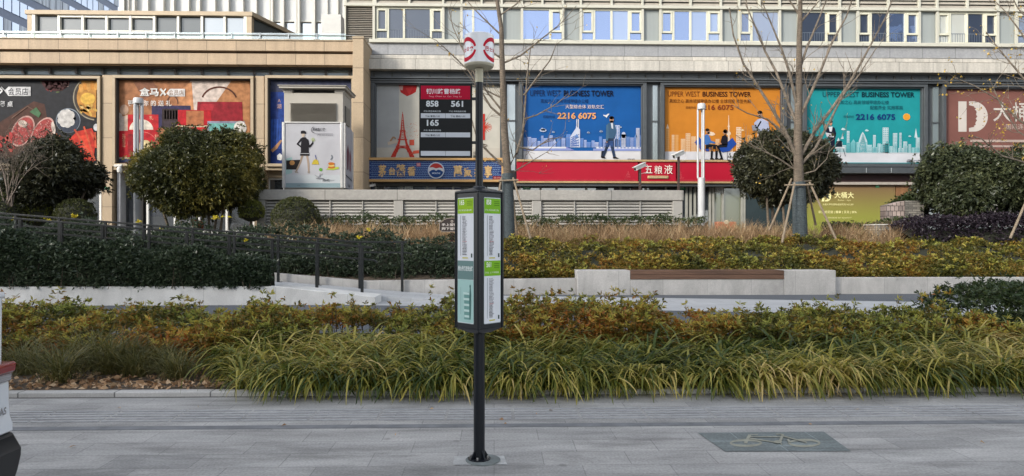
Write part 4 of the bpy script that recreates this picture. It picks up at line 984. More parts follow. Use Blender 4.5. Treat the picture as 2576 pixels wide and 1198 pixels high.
A.poly([(2103, 356), (2117, 354), (2118, 370), (2102, 370)], C(30, 38, 50)); A.rect(2098, 371, 2124, 374, C(236, 236, 240)); A.line([(2104, 374), (2100, 394)], 1.4, C(190, 190, 196)); A.line([(2120, 374), (2126, 394)], 1.4, C(70, 74, 84)); A.line([(2112, 374), (2113, 392)], 1.2, C(190, 190, 196))
A.text('UPPER', 2281, 401, 2295, 404.5, C(70, 76, 92), .02); A.text('WEST', 2279, 405, 2296, 409, C(40, 46, 62), .04); A.line([(2296, 404), (2308, 403.5)], 1, C(120, 130, 150))
A.build('print', t)

# 8 brown with a big letter
t, A = poster('billboard', 'brown pink poster with a large white letter D, at the far right', 'billboard', 2381, 221, 2712, 414, 32.62, C(138, 94, 86))
PK = C(222, 214, 206)
bigD(A, 2411, 256, 74, 76, PK, C(138, 94, 86)); A.n = 12
A.text('大桶大', 2498, 258, 2640, 306, PK, .01); A.text('国际连锁养生', 2530, 312, 2620, 326, C(206, 190, 180))
A.rect(2440, 352, 2620, 358, C(196, 176, 166)); A.rect(2460, 366, 2600, 371, C(190, 168, 160))
A.build('print', t)

# blue wave sign
SY = 32.0
t = thing('shop_sign', 'long blue wave pattern shop sign in a wooden frame with gold characters', 'shop sign', (X(1093, SY), SY, Z(458, SY)))
WF = M('sign_wood', (.46, .27, .10, 1), .5, var=.18, scale=2, stretch=(.5, 6, 6))
xa_, xb_, zt_, zb_ = X(919, SY), X(1268, SY), Z(397, SY, 1093), Z(458, SY, 1093); fw = .12
m = MB(); m.box(xa_, xb_, SY - .05, SY + .35, zt_ - fw, zt_, WF); m.box(xa_, xb_, SY - .05, SY + .35, zb_, zb_ + fw, WF); m.box(xa_, xa_ + fw, SY - .05, SY + .35, zb_ + fw + .001, zt_ - fw - .001, WF); m.box(xb_ - fw, xb_, SY - .05, SY + .35, zb_ + fw + .001, zt_ - fw - .001, WF)
m.build('frame', t, bevel=.012)
m = MB(); m.box(xa_ + fw, xb_ - fw, SY + .06, SY + .3, zb_ + fw, zt_ - fw, M('sign_navy', C(14, 40, 98), .5, var=.1, spec=.2)); m.build('sign_panel', t)
A = facade_art(1093, 428, SY + .06); WV = INK(C(150, 178, 218)); WV2 = INK(C(48, 92, 156))
j = 0; y = 407
while y < 453:
    x = 928 + (j % 2) * 6
    while x < 1254:
        for k, (dx_, dw) in enumerate(((0, 4), (4, 5), (9, 3.4))): A.ring(x + dx_ + dw / 2, y + 1.6, dw / 2 + 1.1, 2.6, 1.0, WV, 180, 360, 5); A.n = 2
        if random.random() < .5: A.rect(x, y + 2.5, x + 9, y + 3.4, WV2, ly=1)
        A.n = 1; x += 13.2 + random.uniform(-.7, .7)
    y += 4.7; j += 1
A.build('wave_print', t)
A = facade_art(1093, 428, SY + .04); GO = M('gold_characters', (.56, .36, .15, 1), .45, 0, var=.25, scale=8)
for ch, a, b, c_, d_ in (('茅', 952, 415, 972, 446), ('台', 978, 421, 995, 441), ('醬', 997, 414, 1020, 445), ('香', 1025, 419, 1046, 443), ('萬', 1141, 416, 1163, 445), ('家', 1167, 421, 1188, 446), ('共', 1193, 420, 1210, 445), ('享', 1219, 416, 1238, 447)):
    A = facade_art(1093, 428, SY + .04); A.n = 1; A.text(ch, a, b, c_, d_, GO, .035); A.build('character', t)
A = facade_art(1093, 428, SY + .04)
A.n = 2; A.rect(1048, 410, 1058, 419, INK(C(206, 110, 120))); A.text('印', 1050, 411, 1056, 418, C(240, 220, 220), ly=4); A.n = 2; A.rect(1240, 443, 1260, 452, INK(C(150, 40, 44))); A.text('贵州', 1242, 444.5, 1258, 450.5, C(226, 170, 160), ly=4)
A.build('seal_print', t)
A = facade_art(1097, 428, SY - .02)
A.ell(1097, 429, 20, 20, C(206, 212, 224), n=32); A.ell(1097, 429, 18, 18, C(196, 62, 56), n=32)
A.poly([(1079.6, 425)] + [(1097 + 18 * math.cos(R(a)), 429 - 18 * math.sin(R(a))) for a in (14,)] [:0] + [(1080, 422), (1088, 421), (1097, 424), (1106, 422), (1114, 424), (1115, 430), (1113, 437), (1081, 437), (1079, 430)], C(228, 226, 226))
A.poly([(1080, 432), (1086, 428), (1092, 427), (1097, 430), (1102, 427), (1108, 428), (1114, 432)] + [(1097 + 18 * math.cos(R(a)), 429 + 18 * math.sin(R(a))) for a in range(12, 171, 12)], C(36, 74, 132)); A.text('MOUTAI', 1087, 434, 1107, 438, C(214, 222, 236), .03)
A.build('emblem_print', t)
m = MB(); a = at(1097, 429, SY); r0 = 20.5 * SY / F
m.prism([(a.x + r0 * math.cos(2 * math.pi * k / 32), a.z + r0 * math.sin(2 * math.pi * k / 32)) for k in range(32)], SY - .021, SY + .055, M('emblem_rim', C(196, 204, 216), .4)); m.build('emblem_disc', t)

# red sign
t = thing('shop_sign', 'long red shop sign in three panels with gold trim and white characters', 'shop sign', (X(1600, SY), SY, Z(462, SY)))
xa_, xb_ = X(1300, SY), X(1893, SY); zt_, zb_ = Z(402, SY, 1600), Z(461, SY, 1600); GT = M('sign_gold_trim', (.42, .29, .14, 1), .4, .3)
RP = M('red_panel', C(160, 18, 42), .4, var=.05, scale=.8, spec=.2)
for a, b in ((1300, 1606), (1609.5, 1701), (1704.5, 1893)):
    m = MB(); m.box(X(a, SY), X(b, SY), SY + .05, SY + .4, zb_ + .09, zt_ - .10, RP); m.build('panel', t, bevel=.01)
m = MB(); m.box(xa_, xb_, SY - .02, SY + .41, zt_ - .095, zt_, GT); m.box(xa_, xb_, SY - .02, SY + .41, zb_, zb_ + .085, GT); m.box(xa_, xb_, SY + .1, SY + .41, zb_ - .14, zb_ - .003, CHAR); m.build('trim', t, bevel=.008)
A = facade_art(1600, 432, SY + .05); PKR = INK(C(226, 84, 96)); PKR2 = INK(C(214, 60, 78))
for x0_, x1_, pk in ((1312, 1606, 1580), (1706, 1890, 1712)):
    x = x0_
    while x < x1_ - 8:
        for q in (7, 4.6, 2.4): A.ring(x, 456, q, q * .75, .7, PKR2 if q > 5 else PKR, 180, 360, 7); A.n = 2
        x += 7.2
    for k in range(26):
        u = random.random(); A.ell(pk + random.uniform(-10, 12) * (1 - u), 455 - 24 * u, 1.6, 1.0, PKR, random.uniform(0, 90), 6, ly=3)
A.build('wave_print', t)
A = facade_art(1656, 427, SY - .0); CW = M('sign_white', (.72, .68, .6, 1), .4, var=.05)
for ch, a, b, c_, d_ in (('五', 1622, 418, 1641, 436), ('粮', 1646, 417, 1666, 438), ('液', 1671, 415, 1692, 438)):
    A = facade_art(1656, 427, SY - .0); A.n = 1; A.text(ch, a, b, c_, d_, CW, .0); A.build('character', t)
m = MB(); m.box(X(1629, SY), X(1682, SY), SY - .02, SY + .048, Z(450, SY, 1656), Z(442, SY, 1656), GT); o = m.build('name_plate', t, bevel=.05)
A = facade_art(1656, 446, SY - .021); A.text('中国酒业大王专卖店', 1634, 444, 1677, 448.5, C(226, 206, 170), .01); A.build('lettering', o)
# camera fixed under the blue wave sign
# ------------------------------------------------------------------ louvred wall, vent kiosk
YV = 26.6
t = thing('louvred_wall', 'low grey metal wall with louvre panels and a plain top band, behind the planting', 'wall', (X(1180, YV), YV, 1.45))
VM = JOINTED('beige_metal_panel', (.345, .33, .305, 1), 2.78, 40, .016, 'XZ', .03, .42, 0, .4, streak=.05, grain=10, bump=.03)
VB = M('beige_metal', (.34, .325, .30, 1), .42, var=.05, scale=1.5)
SLAT = M('louvre_slat', (.42, .405, .375, 1), .4, var=.05)
xa_, xb_ = X(646, YV), X(1717, YV); zt_, zm = Z(478, YV, 1200), Z(504, YV, 1200)
m = MB(); m.box(xa_ - .03, xb_ + .03, YV - .04, YV + 2.2, zm, zt_, VM); m.build('top_band', t, bevel=.015)
m = MB(); m.box(xa_ + .02, xb_ - .02, YV + .3, YV + 2.15, 1.3, zm - .003, DARK); m.build('core_wall', t)
pan = [(668, 828), (831, 910), (914, 990), (1015, 1095), (1098, 1172), (1175, 1255), (1258, 1338), (1363, 1444), (1447, 1527), (1530, 1610), (1613, 1692)]
pil = [(646, 667), (991, 1014), (1339, 1362), (1693, 1717)]
for a, b in pil:
    m = MB(); m.box(X(a, YV), X(b, YV), YV, YV + .29, 1.3, zm - .003, VB); m.build('pillar', t, bevel=.01)
for a, b in pan:
    m = MB(); louvres(m, X(a, YV), X(b, YV), 1.4, zm - .01, YV + .06, 14, SLAT); m.box(X(b, YV) - .001, X(b, YV) + .045, YV + .03, YV + .2, 1.3, zm - .004, VB); m.build('louvre_panel', t, smooth=0)

YK = 27.2
kz = lambda py: Z(py, YK, 790)
xa_, xb_ = X(713, YK), X(864, YK); dp = 1.5
t = thing('vent_kiosk', 'tall grey vent kiosk with louvres, overhanging roof and a fashion advertisement', 'kiosk', ((xa_ + xb_) / 2, YK, 1.45))
KM = M('kiosk_metal', (.365, .34, .295, 1), .45, var=.04, scale=1)
m = MB(); m.box(xa_ + .02, xb_ - .02, YK + .02, YK + dp, 1.4, kz(234), KM)
m.box(xa_, xa_ + .35, YK, YK + dp, kz(234), kz(225), KM); m.box(xb_ - .35, xb_, YK, YK + dp, kz(234), kz(225), KM); m.box(xa_ + .2, xb_ - .2, YK + .2, YK + dp - .2, kz(234), kz(226), DARK)
m.build('body', t, bevel=.01)
m = MB(); m.box(xa_ - .12, xb_ + .12, YK - .2, YK + dp + .2, kz(225) + .002, kz(219.5), KM); m.box(xa_ - .16, xb_ + .16, YK - .25, YK + dp + .25, kz(219.5) + .001, kz(217.5), KM); m.build('roof', t, bevel=.01)
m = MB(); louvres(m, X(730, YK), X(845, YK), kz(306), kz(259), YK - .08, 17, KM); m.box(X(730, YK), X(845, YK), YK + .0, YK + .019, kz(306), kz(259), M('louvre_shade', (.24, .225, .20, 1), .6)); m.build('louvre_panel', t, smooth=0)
m = MB(); m.box(xb_ - .019, xb_ + .01, YK + .35, YK + dp - .35, kz(308), kz(262), DARK)
for k in range(14): z = kz(308) + k * (kz(262) - kz(308)) / 14; m.box(xb_ + .01, xb_ + .04, YK + .35, YK + dp - .35, z, z + .025, KM)
m.build('side_louvre', t)
SILV = M('poster_case_metal', (.55, .54, .52, 1), .35, .4)
m = MB()
m.box(X(712, YK), X(718.5, YK), YK - .14, YK + .018, kz(473), kz(309), SILV); m.box(X(858, YK), X(864, YK), YK - .14, YK + .018, kz(473), kz(309), SILV); m.box(X(718.5, YK) + .001, X(858, YK) - .001, YK - .14, YK + .018, kz(311.5), kz(308), SILV)
m.build('poster_case', t, bevel=.01); m = MB(); m.box(xb_ + .001, xb_ + .09, YK - .1, YK + .02, kz(473), kz(310), SILV); m.build('case_edge', t); m = MB(); m.box(xb_ + .001, xb_ + .09, YK + dp - .08, YK + dp, kz(473), kz(318), SILV); m.build('case_edge', t)
PWH = INK(C(204, 204, 210)); m = MB(); m.box(X(718.5, YK) + .002, X(858, YK) - .002, YK - .10, YK + .017, kz(473), kz(312), PWH); o = m.build('poster', t)
A = facade_art(790, 392, YK - .10)
A.rect(719, 440, 857, 472, C(206, 212, 216)); A.poly([(719, 400), (735, 395), (735, 436), (719, 440)], C(176, 206, 204), 1); A.rect(719, 461, 857, 472, C(150, 172, 178))
BK = C(36, 34, 40)
A.poly([(720, 404), (757, 402), (753, 416), (745, 427), (720, 427)], C(44, 40, 40)); A.ell(735, 410, 6.5, 6, C(190, 140, 86))
A.poly([(758, 391), (764, 391), (758, 410), (747, 432), (743, 431), (754, 408)], C(170, 150, 132)); A.poly([(770, 391), (775, 391), (779, 412), (779, 432), (775, 432), (773, 410)], C(182, 162, 144)); A.poly([(741, 430), (748, 431), (752, 436), (742, 435)], C(170, 160, 150)); A.poly([(774, 431), (780, 431), (780, 437), (774, 436)], C(170, 160, 150))
A.poly([(760, 346), (770, 346), (777, 360), (777, 385), (757, 385), (757, 364)], BK); A.poly([(758, 347), (762, 352), (751, 362), (759, 369), (757, 372), (746, 363)], BK); A.poly([(770, 348), (776, 352), (779, 366), (787, 357), (789, 361), (780, 372), (774, 370)], BK); A.poly([(756, 384), (778, 384), (779, 392), (755, 392)], BK); A.rect(756, 386, 778, 387.5, C(200, 200, 204))
A.ell(763, 340, 4, 5.6, C(214, 196, 178)); A.rect(757, 331, 770, 337, BK); A.ell(763, 332, 6, 3, BK)
for k in range(5): A.line([(787, 358), (787 + 7 * math.cos(R(-130 + k * 25)), 358 + 12 * math.sin(R(-130 + k * 25)))], 1.6, C(196, 206, 160), ly=9)
A.n = 9; A.poly([(784, 414), (803, 414), (800, 404), (795, 400), (788, 404)], C(214, 190, 70)); A.line([(796, 402), (793, 390)], 1.8, C(90, 96, 160)); A.ell(807, 427, 4.2, 4.2, C(110, 178, 70))
A.poly([(820, 427), (828, 421), (852, 420), (853, 425), (838, 428)], C(196, 210, 90)); A.ell(834, 421, 9, 3.4, C(206, 120, 50)); A.ell(834, 417, 8, 3, C(236, 206, 120)); A.ell(834, 412, 8.4, 3.6, C(214, 124, 50)); A.line([(832, 402), (836, 396), (834, 390)], 2, C(120, 130, 140))
A.line([(792, 440), (800, 446), (812, 436)], 1.6, C(170, 170, 176)); A.ell(805, 449, 10, 1.4, C(150, 150, 156)); A.line([(803, 448), (806, 436)], 1.4, C(160, 160, 170))
A.ring(791, 327, 8, 8, 1.4, C(90, 90, 96), 90, 260, 12); A.text('时尚生活馆', 787, 322, 818, 330, C(80, 80, 86), .03); A.rect(790, 336, 838, 336.8, C(150, 150, 156)); A.text('UPPER WEST SHANGHAI', 798, 338.5, 838, 342, C(120, 120, 126)); A.text('UPPER WEST', 812, 451, 829, 456.5, C(60, 60, 66), .03); A.rect(829, 453.4, 842, 454.2, C(120, 120, 126)); A.text('4008', 748, 465, 756, 468, C(120, 130, 136))
A.build('print', o)
SP = Art(lambda u, v, n: Vector((xb_ + .055 + .003 * n, YK + .02 + u * (dp - .1), kz(472) + v * (kz(315) - kz(472)))))
m = MB(); m.box(xb_ - .018, xb_ + .05, YK + .021, YK + dp - .081, kz(472), kz(314), INK(C(196, 196, 204))); o = m.build('side_poster', t)
SP.poly([(.3, .3), (.45, .32), (.55, .6), (.4, .72), (.25, .6)], C(120, 70, 84)); SP.poly([(.6, .3), (.75, .3), (.8, .55), (.7, .65), (.6, .55)], C(150, 90, 100)); SP.poly([(.05, .2), (.95, .14), (.95, .16), (.05, .22)], C(80, 80, 90)); SP.text('UPPER', .35, .03, .7, .07, C(70, 70, 76)); SP.build('print', o)

# ------------------------------------------------------------------ lamps and cameras on posts
LW = M('lamp_white_paint', (.47, .48, .49, 1), .38, var=.08, scale=2)
def tube_lamp(label, cx_, Y, ytop, ycol, wcol, ytube, tubes, rt, ybase=562):
    z = lambda py: Z(py, Y, cx_); x = X(cx_, Y); k = Y / F
    t = thing('street_lamp', label, 'lamp', (x, Y, 1.45), 'tall tube lamps')
    m = MB(); m.lathe(x, Y, [(wcol * k / 2 + .05, 1.40), (wcol * k / 2 + .05, 1.46), (wcol * k / 2, 1.465), (wcol * k / 2, z(ycol) - .02), (wcol * k / 2 - .02, z(ycol))], LW, 24); m.build('column', t)
    for dx_, dy_ in tubes:
        m = MB(); m.tube([(x + dx_ * k, Y + dy_, z(ycol) - .02), (x + dx_ * k, Y + dy_, z(ytube) + .01)], rt * k, LW, 12); m.build('tube', t)
    m = MB(); r = wcol * k * .56; m.lathe(x, Y, [(r * .9, z(ytube)), (r, z(ytube) + .02), (r, z(ytop) - .05), (r * .86, z(ytop))], LW, 24); m.build('lamp_head', t)
    return t
tube_lamp('white tube lamp with a thick column, in front of the shop door and red sign', 1764.5, 26.4, 261, 447, 18, 276, ((-8, .05), (4, -.08), (4.2, .12)), 2.5)
tube_lamp('white tube lamp standing beside the big round tree, in front of the gift poster', 348, 27.6, 247, 440, 21, 262, ((-4.5, -.1), (-5.4, .12), (7.5, .04)), 4)
CB = M('camera_body', (.62, .61, .58, 1), .4, var=.04); BRN = M('brown_post', (.05, .03, .025, 1), .5)
def camera_on_post(label, px, ytop, Y, name='security_camera'):
    x, zt = X(px, Y), Z(ytop, Y, px); k = Y / F
    t = thing(name, label, 'security camera', (x, Y, 1.45), 'security cameras on dark posts')
    m = MB(); m.box(x - .045, x + .045, Y - .045, Y + .045, 1.4, zt - .1, BRN); m.build('post', t, bevel=.005)
    d = Vector((-.42, -.28, -.20)).normalized(); c = Vector((x, Y, zt)); L = .30
    m = MB(); m.bar(c - d * L, c + d * L, .15, .15, CB); m.build('housing', t, bevel=.02)
    m = MB(); m.bar(c - d * (L - .02) + Vector((0, 0, .095)), c + d * (L + .09) + Vector((0, 0, .095)), .2, .02, CB); m.build('sun_hood', t, bevel=.004)
    m = MB(); q = c + d * (L + .002); m.tube([q, q + d * .02], .05, BLK, 12); m.build('lens', t)
    m = MB(); m.bar(c + Vector((0, 0, -.16)), c + Vector((0, 0, -.06)), .07, .07, BRN); m.build('bracket', t)
    m = MB(); p = c - d * L; m.tube([p, p + Vector((.10, 0, .0)), p + Vector((.13, 0, -.2)), p + Vector((.05, 0, -.33)), (x + .04, Y, zt - .28)], .012, CB, 6); m.build('cable', t)
camera_on_post('white security camera on the shorter dark post, in front of the white characters', 1610, 420, 27.9)
camera_on_post('white security camera on the taller dark post, just left of the white tube lamp', 1707, 389, 27.9)
x, z = X(934, 32.3), Z(468, 32.3); t = thing('security_camera', 'small white security camera hanging under the left end of the blue wave sign', 'security camera', (x, 32.3, z))
m = MB(); m.bar((x - .22, 32.15, z - .04), (x + .2, 32.3, z + .04), .13, .13, CB); m.build('housing', t, bevel=.02)
m = MB(); m.box(x + .02, x + .07, 32.25, 32.3, z + .05, z + .27, CB); m.build('bracket', t)
x, z = X(311, 31.3), Z(421, 31.1, 311); t = thing('security_camera', 'white dome camera cluster on the tan pier beside the white shop window', 'security camera', (x, 31.0, z))
m = MB(); m.bar((x - .25, 31.0, z + .05), (x + .1, 31.0, z + .08), .1, .1, CB); m.build('housing', t, bevel=.02)
m = MB(); m.lathe(x - .02, 31.0, [(.02, z - .28), (.09, z - .24), (.11, z - .12), (.09, z - .02), (.04, z + .02)], CB, 14); m.build('dome', t)
m = MB(); m.box(x - .05, x + .0, 31.0, 31.15, z - .06, z - .02, CB); m.build('bracket', t)

INKK[:] = [1.0, .05, 1.2]
# ------------------------------------------------------------------ bus stop post
PB = at(1205, 1160, 4.92); bx, by = ground(1205.5, 1157).x, ground(1205.5, 1157).y
kz = lambda py: Z(py, by, 1205); kk = by / F
t = thing('bus_stop', 'dark bus stop post with timetable box, route board and white drum on top', 'bus stop', (bx, by, 0))
POST = M('dark_post_paint', (.006, .008, .012, 1), .35, var=.15, scale=3, spec=.4)
m = MB(); m.lathe(bx, by, [(.0405, .012), (.0405, kz(828))], POST, 28); m.build('lower_pole', t)
m = MB(); m.lathe(bx, by, [(.0275, kz(474)), (.0275, kz(207))], POST, 24); m.build('upper_pole', t)
m = MB(); m.lathe(bx, by, [(.082, .004), (.082, .014), (.076, .016)], POST, 28)
for k in range(4):
    a = R(35 + 90 * k); c_, s_ = math.cos(a), math.sin(a)
    m.prism([(.041, .016), (.078, .016), (.041, .075)], -.004, .004, POST)
    n = 6
    for i in range(len(m.v) - n, len(m.v)):
        u, v, w_ = m.v[i]; m.v[i] = (bx + u * c_ - v * s_, by + u * s_ + v * c_, w_)
m.build('base_plate', t)
m = MB()
for k in range(4):
    a = R(80 + 90 * k); m.lathe(bx + .062 * math.cos(a), by + .062 * math.sin(a), [(.009, .016), (.009, .03), (.005, .034)], M('bolt_steel', (.3, .29, .28, 1), .4, .8), 6)
m.build('bolt', t)
# box: four faces, one corner towards the camera
ang = R(45 - 1.5 + 1.0); side = .238; hz0, hz1 = kz(822), kz(487)
ua = Vector((math.cos(ang), math.sin(ang), 0)); ub = Vector((-math.sin(ang), math.cos(ang), 0))
def boxpt(u, v, z): p = ua * u + ub * v; return Vector((bx + p.x, by + p.y, z))
def sq(h, z): return [boxpt(-h, -h, z), boxpt(h, -h, z), boxpt(h, h, z), boxpt(-h, h, z)]
m = MB(); rings = [(.06, kz(836)), (side / 2 - .012, hz0 - .012), (side / 2, hz0), (side / 2, hz1), (side / 2 + .006, hz1 + .002), (side / 2 + .006, hz1 + .012), (side / 2 - .03, hz1 + .026), (.034, kz(473)), (.03, kz(468))]
vs = [p for h, z in rings for p in sq(h, z)]
m.add(vs, [(i * 4 + k, i * 4 + (k + 1) % 4, (i + 1) * 4 + (k + 1) % 4, (i + 1) * 4 + k) for i in range(len(rings) - 1) for k in range(4)] + [(3, 2, 1, 0), tuple(len(vs) - 4 + k for k in range(4))], POST)
m.build('timetable_box', t, bevel=.005)
h_ = side / 2
for q in ((-h_, -h_), (h_, -h_), (-h_, h_), (h_, h_)):
    m = MB(); c_ = boxpt(*q, 0); m.bar(boxpt(q[0], q[1], hz0 - .004), boxpt(q[0], q[1], hz1 + .004), .0, .0, POST) if False else m.tube([boxpt(q[0] * .985, q[1] * .985, hz0 - .004), boxpt(q[0] * .985, q[1] * .985, hz1 + .001)], .011, POST, 10)
    m.build('corner_strip', t)
GREEN = C(126, 182, 40); GREEN2 = C(96, 156, 50)
STOPS = ['铜川路', '曹杨路', '真如站', '兰溪路', '枣阳路', '金沙江路', '中山北路', '武宁路', '杨柳青路', '曹杨八村', '梅川路', '大渡河路', '怒江北路']
def face(kind, sgn):
    """timetable sheet on one face; sgn -1: left face, +1: right face"""
    inset = .006
    if sgn > 0: fn = lambda u, v, n: boxpt(-h_ + side * u, -h_ - .001 - .0007 * n, lerp(hz1, hz0, v))      # right face
    else: fn = lambda u, v, n: boxpt(-h_ - .001 - .0007 * n, h_ - side * u, lerp(hz1, hz0, v))             # left face
    A = Art(fn); A.n = 0
    u0, u1 = (.10, .80) if sgn < 0 else (.22, .90)
    v0, v1 = .038, .962
    rr = .03
    def rrect(a, b, c_, d_, col, ly):
        q = .35 * rr; A.poly([(a + rr, b), (a + q, b + q * .25), (a, b + rr * .3), (a, d_ - rr * .3), (a + q, d_ - q * .25), (a + rr, d_), (c_ - rr, d_), (c_ - q, d_ - q * .25), (c_, d_ - rr * .3), (c_, b + rr * .3), (c_ - q, b + q * .25), (c_ - rr, b)], col, ly)
    rrect(u0 - .012, v0 - .004, u1 + .012, v1 + .004, C(150, 160, 160), 1); rrect(u0, v0, u1, v1, C(226, 228, 232), 2)
    wu = u1 - u0; r = random.Random(3 + sgn)
    def sheet(top, bot, num, end, g):
        A.rect(u0 + .004, top, u1 - .004, lerp(top, bot, .245), g, ly=3)
        A.text(num, u0 + .13 * wu, lerp(top, bot, .02), u0 + .42 * wu, lerp(top, bot, .105), C(240, 246, 224), .03, ly=4)
        for k in range(3): A.rect(u0 + .60 * wu, lerp(top, bot, .045 + k * .03), u0 + .92 * wu, lerp(top, bot, .053 + k * .03), C(70, 110, 30), ly=4)
        A.text(end, u0 + .06 * wu, lerp(top, bot, .175), u0 + .88 * wu, lerp(top, bot, .205), C(226, 240, 200), .01, ly=4)
        A.rect(u0 + .18 * wu, lerp(top, bot, .275), u0 + .20 * wu, lerp(top, bot, .93), C(120, 130, 134), ly=4)
        n = 27
        for k in range(n):
            y = lerp(top, bot, .285 + .64 * k / n); dark = C(120, 116, 122) if k < 16 else C(60, 56, 66)
            s_ = r.choice(STOPS); A.text(s_, u0 + .30 * wu, y, u0 + (.30 + .075 * len(s_)) * wu, y + (bot - top) * .018, dark if k != 17 else C(170, 60, 70), .02, ly=4)
        A.rect(u0 + .3 * wu, lerp(top, bot, .955), u0 + .66 * wu, lerp(top, bot, .972), C(200, 190, 60), ly=4); A.rect(u0 + .84 * wu, lerp(top, bot, .89), u0 + .93 * wu, lerp(top, bot, .955), C(70, 84, 80), ly=4)
    if kind == 'r':
        sheet(v0 + .004, .498, '858', '开往 同普路真江路', GREEN); sheet(.502, v1 - .004, '561', '开往 上海动物园', GREEN)
    else:
        sheet(v0 + .004, .498, '165', '开往 真金路曹安路', C(150, 190, 40))
        A.rect(u0 + .004, .502, u1 - .004, .64, C(112, 140, 138), ly=3); A.text('看信号灯走安全路', u0 + .02, .54, u1 - .02, .578, C(232, 238, 236), .02, ly=4)
        rrect(u0 + .003, .642, u1 - .003, v1 - .004, C(170, 206, 200), 3)
        A.poly([(u0 + .42 * wu, .935), (u0 + .42 * wu, .74), (u0 + .72 * wu, .73), (u0 + .82 * wu, .90), (u0 + .82 * wu, .935), (u0 + .42 * wu, .935)], C(116, 160, 154), 4)
        for k in range(5): A.rect(u0 + (.36 + .02 * k) * wu, .735 + k * .042, u0 + .74 * wu, .752 + k * .042, C(198, 222, 216), ly=5)
        A.poly([(u0 + .78 * wu, .70), (u0 + .83 * wu, .70), (u0 + .86 * wu, .76), (u0 + .83 * wu, .93), (u0 + .77 * wu, .93), (u0 + .75 * wu, .77)], C(80, 118, 114), 6); A.ell(u0 + .80 * wu, .69, .028, .012, C(80, 118, 114), ly=6); A.line([(u0 + .2 * wu, .70), (u0 + .2 * wu, .9)], .01, C(120, 160, 156), ly=4)
    A.build('timetable', t, label=('white timetable sheets under green headers on the right face' if sgn > 0 else 'white timetable over a pale green safety notice on the left face'))
face('r', 1); face('l', -1)
# route board on two brackets
m = MB(); zt_, zb_ = kz(211), kz(397.5); x0_, x1_ = bx - 150 * kk, bx - 17.5 * kk
m.box(x0_, x1_, by - .012, by + .012, zb_, zt_, M('board_black', (.007, .008, .009, 1), .5, spec=.25)); o = m.build('route_board', t, bevel=.004)
A = Art(lambda u, v, n: Vector((lerp(x0_, x1_, u), by - .0125 - .0008 * n, lerp(zt_, zb_, v))))
A.rect(.032, .035, .962, .217, C(176, 18, 52), ly=1)
A.text('铜川路曹杨路', .135, .075, .79, .148, C(232, 220, 222), .02, ly=2); A.text('Tong  Chuan  Lu  Cao  Yang  Lu', .18, .168, .80, .193, C(236, 170, 176), .0, ly=2)
for s_, a, b, c_, d_ in (('858', .13, .236, .365, .318), ('561', .60, .236, .83, .318), ('165', .145, .492, .37, .575)): A.text(s_, a, b, c_, d_, C(214, 218, 220), .03, ly=2)
for s_, a, b, c_, d_ in (('开往 同普路真江路', .085, .367, .41, .389), ('开往 岚皋路新村路', .56, .367, .885, .389), ('开往 真金路曹安路', .085, .623, .415, .645)): A.text(s_, a, b, c_, d_, C(190, 196, 198), .01, ly=2)
for y0_ in (.406, .662, .912): A.rect(.032, y0_, .495, y0_ + .064, C(200, 204, 210), ly=1); A.rect(.500, y0_, .962, y0_ + .064, C(200, 204, 210), ly=1)
for s_, a, b, c_, d_ in (('下站 曹杨八村', .11, .432, .39, .458), ('下站 曹杨八村', .59, .432, .87, .458), ('下站 曹杨八村', .11, .688, .39, .714)): A.text(s_, a, b, c_, d_, C(50, 52, 58), .01, ly=2)
A.build('route_print', o)
m = MB()
for py in (249, 359): m.box(x1_ - .01, bx - .02, by - .008, by + .008, kz(py + 3.5), kz(py - 3.5), POST)
m.build('bracket', t, bevel=.002)
# collar and drum
m = MB(); m.lathe(bx, by, [(.0285, kz(208)), (.0285, kz(174))], M('cream_collar', (.50, .46, .33, 1), .45, var=.06), 24); m.build('collar', t)
dr = 37.5 * kk; dz0, dz1 = kz(168), kz(90)
m = MB(); m.lathe(bx, by, [(dr * .4, dz0 - .008), (dr * .93, dz0 - .006), (dr, dz0 + .006), (dr, dz0 + .012)], M('drum_base_cream', (.52, .48, .36, 1), .5, var=.04), 48); m.build('drum_base', t)
DW_ = M('drum_white', (.84, .84, .85, 1), .22, var=.03, coat=.4)
m = MB(); m.lathe(bx, by, [(dr - .0005, dz0 + .0125), (dr - .0005, dz1 - .006), (dr - .006, dz1), (dr * .8, dz1 + .004)], DW_, 64); o = m.build('drum', t)
DR = C(196, 28, 52); asp = (dz1 - dz0) / dr
def drum_art(a_mid, word):
    A = Art(lambda u, v, n: Vector((bx + (dr + .0006 * n) * math.sin(R(a_mid) + u), by - (dr + .0006 * n) * math.cos(R(a_mid) + u), dz1 - (dz1 - dz0) * v)))
    A.ring(0, .52, .80, .385, .13, DR, 190, 350, 40); A.n = 0; A.ring(0, .52, .80, .385, .13, DR, 10, 170, 40)
    for k in range(4): A.text(word[k], -.62 + k * .32, .455, -.62 + k * .32 + .27, .59, DR, .03, ly=1)
    A.build('emblem_print', o)
drum_art(-56, '巴士公交'); drum_art(61, '巴士公交'); drum_art(180, '巴士公交')

